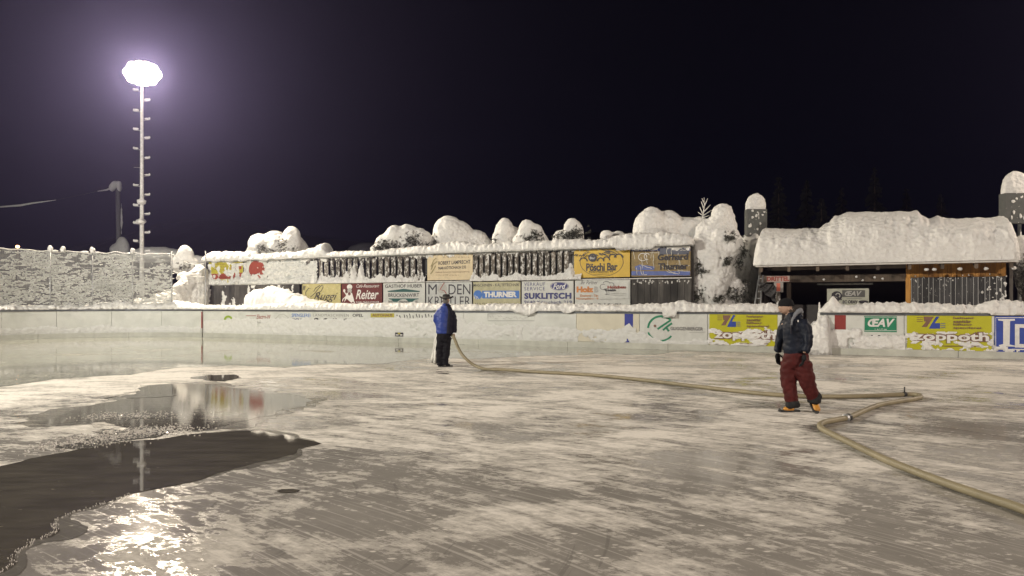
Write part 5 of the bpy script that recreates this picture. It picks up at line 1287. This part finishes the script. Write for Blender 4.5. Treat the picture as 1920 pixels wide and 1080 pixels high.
# --- the hatted man with the hose, seen from behind
D1 = 18.65
def p1(x, y, dd=0.0):
    v = at(x, y, D1); v.y += dd; return v
m1 = root('person', Vector((p1(832, 688).x, D1, 0)), 'man in blue jacket and dark brimmed hat seen from behind, holding the hose', 'person')
JB = mat('blue_jacket', (0.010, 0.034, 0.22), 0.55, var=0.15, scale=8, bump=.2); JD = mat('dark_jacket', (0.010, 0.011, 0.020), 0.6, spec=0.15, scale=8); TR = mat('black_trousers', (0.007, 0.007, 0.009), 0.65, spec=0.15, scale=9); BT = mat('black_boots', (0.015, 0.014, 0.013), 0.5, spec=0.15)
bd = [(p1(832.5, 626), .10), (p1(832.5, 605), .09), (p1(833, 590), .10), (p1(836, 572), .06), (p1(836.6, 563), .09),
      (p1(820.5, 583), .045), (p1(818, 601, .04), .04), (p1(824, 618, .32), .035), (p1(846, 583), .045), (p1(851, 602), .04), (p1(852, 624, -.03), .036),
      (p1(826, 636), .07), (p1(824.5, 656, 0), .055), (p1(825, 684), .04), (p1(838, 636), .07), (p1(836, 656), .055), (p1(834.5, 684), .04)]
body = skin(bd, [(0, 1), (1, 2), (2, 3), (3, 4), (2, 5), (5, 6), (6, 7), (2, 8), (8, 9), (9, 10), (0, 11), (11, 12), (12, 13), (0, 14), (14, 15), (15, 16)], 'body', SKINM, m1)
garment('jacket', [hz_loft([(p1(832, 625.5), .195, .165), (p1(832, 615), .195, .165), (p1(832, 600), .20, .16), (p1(833, 588), .205, .155), (p1(833.5, 580.5), .175, .135), (p1(834.5, 576), .13, .11), (p1(835.5, 573), .11, .10), (p1(836, 569), .085, .085)]),
    limb([(p1(823, 586), .08), (p1(818.5, 593), .082), (p1(817.5, 602, .04), .07), (p1(820, 610, .16), .06), (p1(823, 617, .30), .052)])], JB, m1)
garment('jacket_sleeve', [limb([(p1(845, 584), .082), (p1(849.5, 592, -.01), .084), (p1(851.5, 602, -.01), .075), (p1(852.2, 613, -.015), .066), (p1(852.2, 624, -.02), .055)]),
    hz_loft([(p1(841.5, 626, -.005), .10, .162), (p1(842.5, 612, -.005), .095, .157), (p1(843.5, 598, -.005), .095, .155), (p1(844, 586, -.005), .085, .145), (p1(841, 577, -.0), .075, .11), (p1(838.5, 571), .06, .085)])], JD, m1, label='black right sleeve and side')
garment('trousers', [hz_loft([(p1(832, 622), .175, .145), (p1(832, 634), .18, .15), (p1(832, 640), .16, .13)]), limb([(p1(827, 634), .115), (p1(825, 650), .10), (p1(824, 662), .092), (p1(824.5, 672), .085), (p1(825, 684.5), .080)]), limb([(p1(838, 634), .115), (p1(837, 650), .103), (p1(836, 662), .095), (p1(835, 672), .088), (p1(834.5, 684.5), .082)])], TR, m1, wr=.03)
def boot(a, b, h, m, parent, sole=None):
    """a heel point, b toe point on the ground"""
    a, b = Vector(a), Vector(b); d = (b - a).normalized()
    o = skin([(a + Vector((0, 0, .045)), (.052, .045)), (a.lerp(b, .5) + Vector((0, 0, .042)), (.050, .040)), (b - d * .05 + Vector((0, 0, .038)), (.050, .034)), (a + d * .03 + Vector((0, 0, h)), (.055, .055))], [(0, 1), (1, 2), (0, 3)], 'boot', m, parent, 2)
    s_ = Vector((-d.y, d.x, 0)) * .052; mb = MB(); n0, n1 = a - d * .05, b + d * .01
    mb.quadbox([n0 - s_ * .8, n1 - s_ * .7, n1 + s_ * .7, n0 + s_ * .8] + [q + Vector((0, 0, .028)) for q in (n0 - s_ * .8, n1 - s_ * .7, n1 + s_ * .7, n0 + s_ * .8)])
    mb.build('sole', sole or BLK, o, origin=parent_world(o)); return o
f1 = Vector((p1(834.5, 0).x, D1 + .0, 0.004)); boot(f1 + Vector((-.03, .02, 0)), f1 + Vector((.17, .10, 0)), .16, BT, m1)
f2 = Vector((p1(825, 0).x, D1 + .05, 0.004)); boot(f2, f2 + Vector((.05, .22, 0)), .16, BT, m1)
hc = p1(836.7, 563); ellipsoid(hc, (.078, .095, .115), SKINM, 'head', m1, 24, 18, deform=head_def((.7, .7, 0)))
ellipsoid(hc + Vector((-.012, -.018, -.012)), (.080, .090, .088), HAIRG, 'hair', m1)
hb = MB(); hcx, hcy, hcz = hc.x, hc.y, p1(836, 559.5).z; ringn = 28
for (rx, ry, dz_) in ((.172, .185, .0), (.173, .186, .012), (.098, .115, .018), (.098, .115, .022), (.094, .110, .075), (.075, .09, .100), (.03, .04, .108), (.001, .001, .105)):
    for j in range(ringn):
        a = 2 * math.pi * j / ringn; w_ = (.055 * abs(math.cos(a)) ** 3 - .01 + (.012 if rx > .1725 else -.008)) if rx > .13 else 0
        hb.v.append(Vector((hcx + rx * math.cos(a), hcy + ry * math.sin(a), hcz + dz_ + w_)))
for i in range(7):
    for j in range(ringn): a = i * ringn + j; b = i * ringn + (j + 1) % ringn; hb.f.append((a, b, b + ringn, a + ringn))
hb.build('hat', mat('felt_hat', (0.02, 0.018, 0.016), 0.9), m1, True)
MB().tube([Vector((hcx + .1 * math.cos(a), hcy + .117 * math.sin(a), hcz + .03)) for a in [2 * math.pi * i / 24 for i in range(25)]], .009, 6, False).build('hat_band', mat('hat_band', (0.16, 0.15, 0.13)), m1, True)
MB().tube([p1(833, 574, -.03) + Vector((0, 0, 0)), p1(838, 571.5, -.09), p1(845, 574, -.06)], .03, 8).build('collar', JD, m1, True)
hand(p1(851.5, 625, -.03), (-.1, .1, -1), (-1, .2, -.1), 1, SKINM, m1, 1.2, s=1.1)
hand(p1(824.5, 618.5, .34), (.4, .5, -.6), (0, -.6, -.6), -1, SKINM, m1, .9, s=1.1)
# hose end held in front of him and the water leaving it
noz = [p1(850, 630, -.08), p1(842, 627, .18), p1(830, 624, .42), p1(820, 622, .62)]
MB().tube(spline(noz, 6), .034, 10).build('hose_end', HOSE, hr, True)
ws = root('water_jet', Vector((p1(806, 660).x, D1 + 1.0, 0)), 'thin white water jet falling beside the legs of the hatted man', 'water')
random.seed(2); mb = MB(); WM = bpy.data.materials.new('spray_water'); t_, _, L_, b_ = nodes(WM); b_.inputs['Base Color'].default_value = (.85, .85, .82, 1); b_.inputs['Roughness'].default_value = .2; b_.inputs['Transmission Weight'].default_value = .0; b_.inputs['IOR'].default_value = 1.33
na = noise_node(t_, 12, 3, .6, mapping(t_)); b_.inputs['Emission Strength'].default_value = 0.0
for i in range(22):
    o = Vector((random.gauss(0, .02), random.gauss(0, .03), random.gauss(0, .02))); e = Vector((random.gauss(0, .05), random.gauss(0, .12), 0)); A0, A3 = p1(819, 622, .63), Vector((p1(806, 668).x, D1 + 1.35, 0.02)); pts_ = []
    for k in range(9): t = k / 8; q = A0.lerp(A3, t) + o + e * t; q.z = (A0.z + o.z) * (1 - t ** 1.7) + .01; pts_.append(q)
    mb.tube(pts_, [random.uniform(.008, .018) * (1 + t_k * .18) for t_k in range(9)], 5)
for i in range(420): t = random.random() ** .5; q = p1(819, 622, .63).lerp(Vector((p1(806, 668).x, D1 + 1.35, 0.02)), t); q.z = q.z * (1 - t) + random.uniform(.0, .15) * t + random.gauss(0, .03) * t + .02; q.x += random.gauss(0, .10) * t; q.y += random.gauss(0, .12) * t; q.z = max(.01, q.z); mb.blob(q, random.uniform(.004, .012), 5, 4)
mb.build('water_stream', WM, ws, True, kind='stuff')

# --- the walking man
D2 = 10.9
def p2(x, y, dd=0.0):
    v = at(x, y, D2); v.y += dd; return v
m2 = root('person', Vector((p2(1492, 773).x, D2, 0)), 'man in black beanie, dark padded jacket and maroon trousers walking left over the ice', 'person')
PJ = mat('navy_puffer', (0.011, 0.014, 0.023), 0.5, spec=0.15, var=.35, scale=10, bump=.4, bdist=.02); MA = mat('maroon_trousers', (0.062, 0.011, 0.010), 0.65, spec=0.15, var=.28, scale=9, bump=.3, bdist=.015); GL = mat('black_gloves', (0.013, 0.013, 0.014), 0.7, spec=0.15)
GA = mat('black_gaiter', (0.02, 0.02, 0.02), 0.75, spec=0.15, var=.4, scale=12); HG = mat('grey_lining', (0.17, 0.18, 0.20), 0.8)
bd = [(p2(1492, 665), .09), (p2(1491, 635), .08), (p2(1491, 612), .08), (p2(1481, 590), .058), (p2(1474, 574), .085),
      (p2(1503, 606, -.12), .045), (p2(1505.5, 636, -.18), .035), (p2(1497.5, 661, -.215), .032), (p2(1475, 606, .12), .045), (p2(1471, 636, .19), .035), (p2(1466, 662, .17), .032),
      (p2(1481, 678, .08), .09), (p2(1482, 718, .05), .065), (p2(1487, 757, .02), .042), (p2(1502, 678, -.08), .09), (p2(1508, 715, -.10), .065), (p2(1522, 750, -.06), .042)]
skin(bd, [(0, 1), (1, 2), (2, 3), (3, 4), (2, 5), (5, 6), (6, 7), (2, 8), (8, 9), (9, 10), (0, 11), (11, 12), (12, 13), (0, 14), (14, 15), (15, 16)], 'body', SKINM, m2)
garment('jacket', [hz_loft([(p2(1491, 664), .165, .15), (p2(1490, 650), .16, .15), (p2(1489.5, 632), .155, .155), (p2(1489.5, 615), .165, .165), (p2(1490, 604), .155, .165), (p2(1488, 595), .12, .13), (p2(1484, 589), .09, .095), (p2(1481.5, 585), .075, .08)]),
    limb([(p2(1499, 602, -.10), .085), (p2(1503.5, 615, -.155), .082), (p2(1505.5, 630, -.18), .077), (p2(1504.5, 645, -.20), .070), (p2(1498, 659, -.215), .058)]),
    limb([(p2(1481, 603, .12), .08), (p2(1475, 618, .17), .072), (p2(1471, 636, .19), .066), (p2(1468, 650, .18), .060), (p2(1466, 661, .17), .052)])], PJ, m2, .016, .020)
skin([(p2(1503, 588, .05), (.06, .045)), (p2(1500, 582, -.02), (.048, .042)), (p2(1492, 584, -.09), (.040, .034)), (p2(1484, 590, -.12), (.03, .03)), (p2(1478, 600, -.15), (.022, .022)), (p2(1476.5, 610, -.155), (.016, .016))], [(i, i + 1) for i in range(5)], 'hood', HG, m2, 2, .012, 8, .012)
skin([(p2(1501, 591, .0), (.065, .055)), (p2(1497, 594, -.05), (.055, .055)), (p2(1490, 593, -.08), (.055, .045))], [(0, 1), (1, 2)], 'hood_outer', PJ, m2, 2, .012, 8, .01)
MB().tube([p2(1478, 592, -.10), p2(1475, 605, -.150), p2(1476, 625, -.150)], .007, 6).build('zip', INK, m2, True)
MB().quadbox([p2(1486.5, 603, -.185), p2(1488.5, 603, -.185), p2(1488.5, 603, -.18), p2(1486.5, 603, -.18), p2(1486.5, 599.5, -.185), p2(1488.5, 599.5, -.185), p2(1488.5, 599.5, -.18), p2(1486.5, 599.5, -.18)]).build('chest_badge', WHITEP, m2)
garment('trousers', [hz_loft([(p2(1492.5, 658), .17, .15), (p2(1493, 672), .185, .16), (p2(1493, 684), .19, .16), (p2(1493, 690), .16, .13)]),
    limb([(p2(1484, 680, .06), .13), (p2(1481.5, 700, .06), .122), (p2(1481.5, 720, .05), .112), (p2(1484, 740, .03), .10), (p2(1486.5, 757, .02), .088)]),
    limb([(p2(1501, 680, -.06), .135), (p2(1505, 700, -.09), .125), (p2(1510, 720, -.1), .112), (p2(1517, 735, -.09), .10), (p2(1522, 745, -.07), .09)])], MA, m2, .016, .024)
garment('gaiter', [limb([(p2(1486, 751, .02), .088), (p2(1486.5, 757, .02), .105), (p2(1487.5, 760, .0), .106), (p2(1488, 763.5, .0), .095)])], GA, m2, .014, .03)
garment('gaiter', [limb([(p2(1520, 738, -.08), .09), (p2(1523, 744, -.07), .105), (p2(1526, 750, -.05), .10)])], GA, m2, .014, .03)
YB = mat('tan_boots', (0.48, 0.22, 0.03), 0.5, var=.25, scale=14)
fa = Vector((p2(1493, 0).x, D2 + .02, .004)); boot(fa, fa + Vector((-.245, -.03, 0)), .15, YB, m2)
# trailing foot: heel up, toe on the ground
ta = Vector((p2(1525, 0).x, D2 - .16, .03)); ha = Vector((p2(1527, 0).x, D2 + .02, .20))
bo = skin([(ha, (.05, .05)), (ha.lerp(ta, .5), (.052, .045)), (ta, (.05, .035)), (p2(1526, 752, -.02), .05)], [(0, 1), (1, 2), (0, 3)], 'boot', YB, m2, 2)
skin([(ha + Vector((-.03, .05, -.03)), (.035, .02)), (ha.lerp(ta, .5) + Vector((-.035, .03, -.03)), (.04, .018)), (ta + Vector((-.02, -.01, -.012)), (.045, .02)), (ta + Vector((0, -.03, .0)), (.035, .03))], [(0, 1), (1, 2), (2, 3)], 'sole', BLK, bo, 2)
skin([(fa + Vector((-.235, -.03, .035)), (.04, .034)), (fa + Vector((-.265, -.034, .03)), (.03, .026))], [(0, 1)], 'toe_cap', BLK, m2, 2)
hc2 = p2(1472.5, 576.5)
ellipsoid(hc2, (.095, .08, .118), SKINM, 'head', m2, 32, 26, deform=head_def((-.95, -.3, 0)))
ellipsoid(hc2 + Vector((.028, -.078, -.012)), (.018, .010, .030), SKINM, 'ear', m2, 10, 8)
for dy in (-.033, .03): MB().blob(hc2 + Vector((-.083, dy - .02, .020)), (.008, .012, .006), 8, 6).build('eye', INK, m2, True)
MB().tube([hc2 + Vector((-.094, -.045, -.052)), hc2 + Vector((-.099, -.028, -.052)), hc2 + Vector((-.094, -.005, -.052))], .005, 6).build('lips', mat('lip', (0.35, 0.15, 0.12)), m2, True)
garment('beanie', [hz_loft([(hc2 + Vector((.012, 0, .018)), .110, .098), (hc2 + Vector((.012, 0, .04)), .114, .102), (hc2 + Vector((.012, 0, .075)), .108, .097), (hc2 + Vector((.014, 0, .105)), .09, .08), (hc2 + Vector((.016, 0, .128)), .06, .055), (hc2 + Vector((.016, 0, .140)), .03, .03)], 24)], mat('black_knit', (0.012, 0.012, 0.013), 0.95, spec=0.15, scale=30, bump=.5), m2, .011, .008, None, 3)
mb = MB()
for (dx, dz_) in ((.0, .0), (.02, -.02), (.05, -.015)): mb.blob(hc2 + Vector((dx + .05, -.05, dz_ - .045)), (.03, .02, .03), 8, 6)
mb.build('hair', mat('short_hair', (0.05, 0.04, 0.03), .8), m2, True)
hand(p2(1497, 662, -.22), (-.12, -.05, -1), (-.7, .5, 0), 1, GL, m2, .35, 'glove', 1.25)
hand(p2(1466, 663, .17), (0, 0, -1), (.3, -.6, 0), -1, GL, m2, .35, 'glove', 1.25)

# ================================================================== HAZE
hzb = MB(); hx = 215
hzb.quadbox([(-hx, -60, -1.2), (hx, -60, -1.2), (hx, 140, -1.2), (-hx, 140, -1.2), (-hx, -60, 32), (hx, -60, 32), (hx, 140, 32), (-hx, 140, 32)])
HM = bpy.data.materials.new('haze_air'); HM.use_nodes = True; t = HM.node_tree
for n in list(t.nodes): t.nodes.remove(n)
oo = t.nodes.new('ShaderNodeOutputMaterial'); pv = t.nodes.new('ShaderNodeVolumePrincipled'); pv.inputs['Density'].default_value = HAZE_DENSITY
pv.inputs['Color'].default_value = (0.52, 0.48, 1.0, 1); pv.inputs['Anisotropy'].default_value = 0.74
t.links.new(pv.outputs[0], oo.inputs['Volume'])
if HAZE_DENSITY > 0: props(hzb.build('haze', HM), kind='stuff')
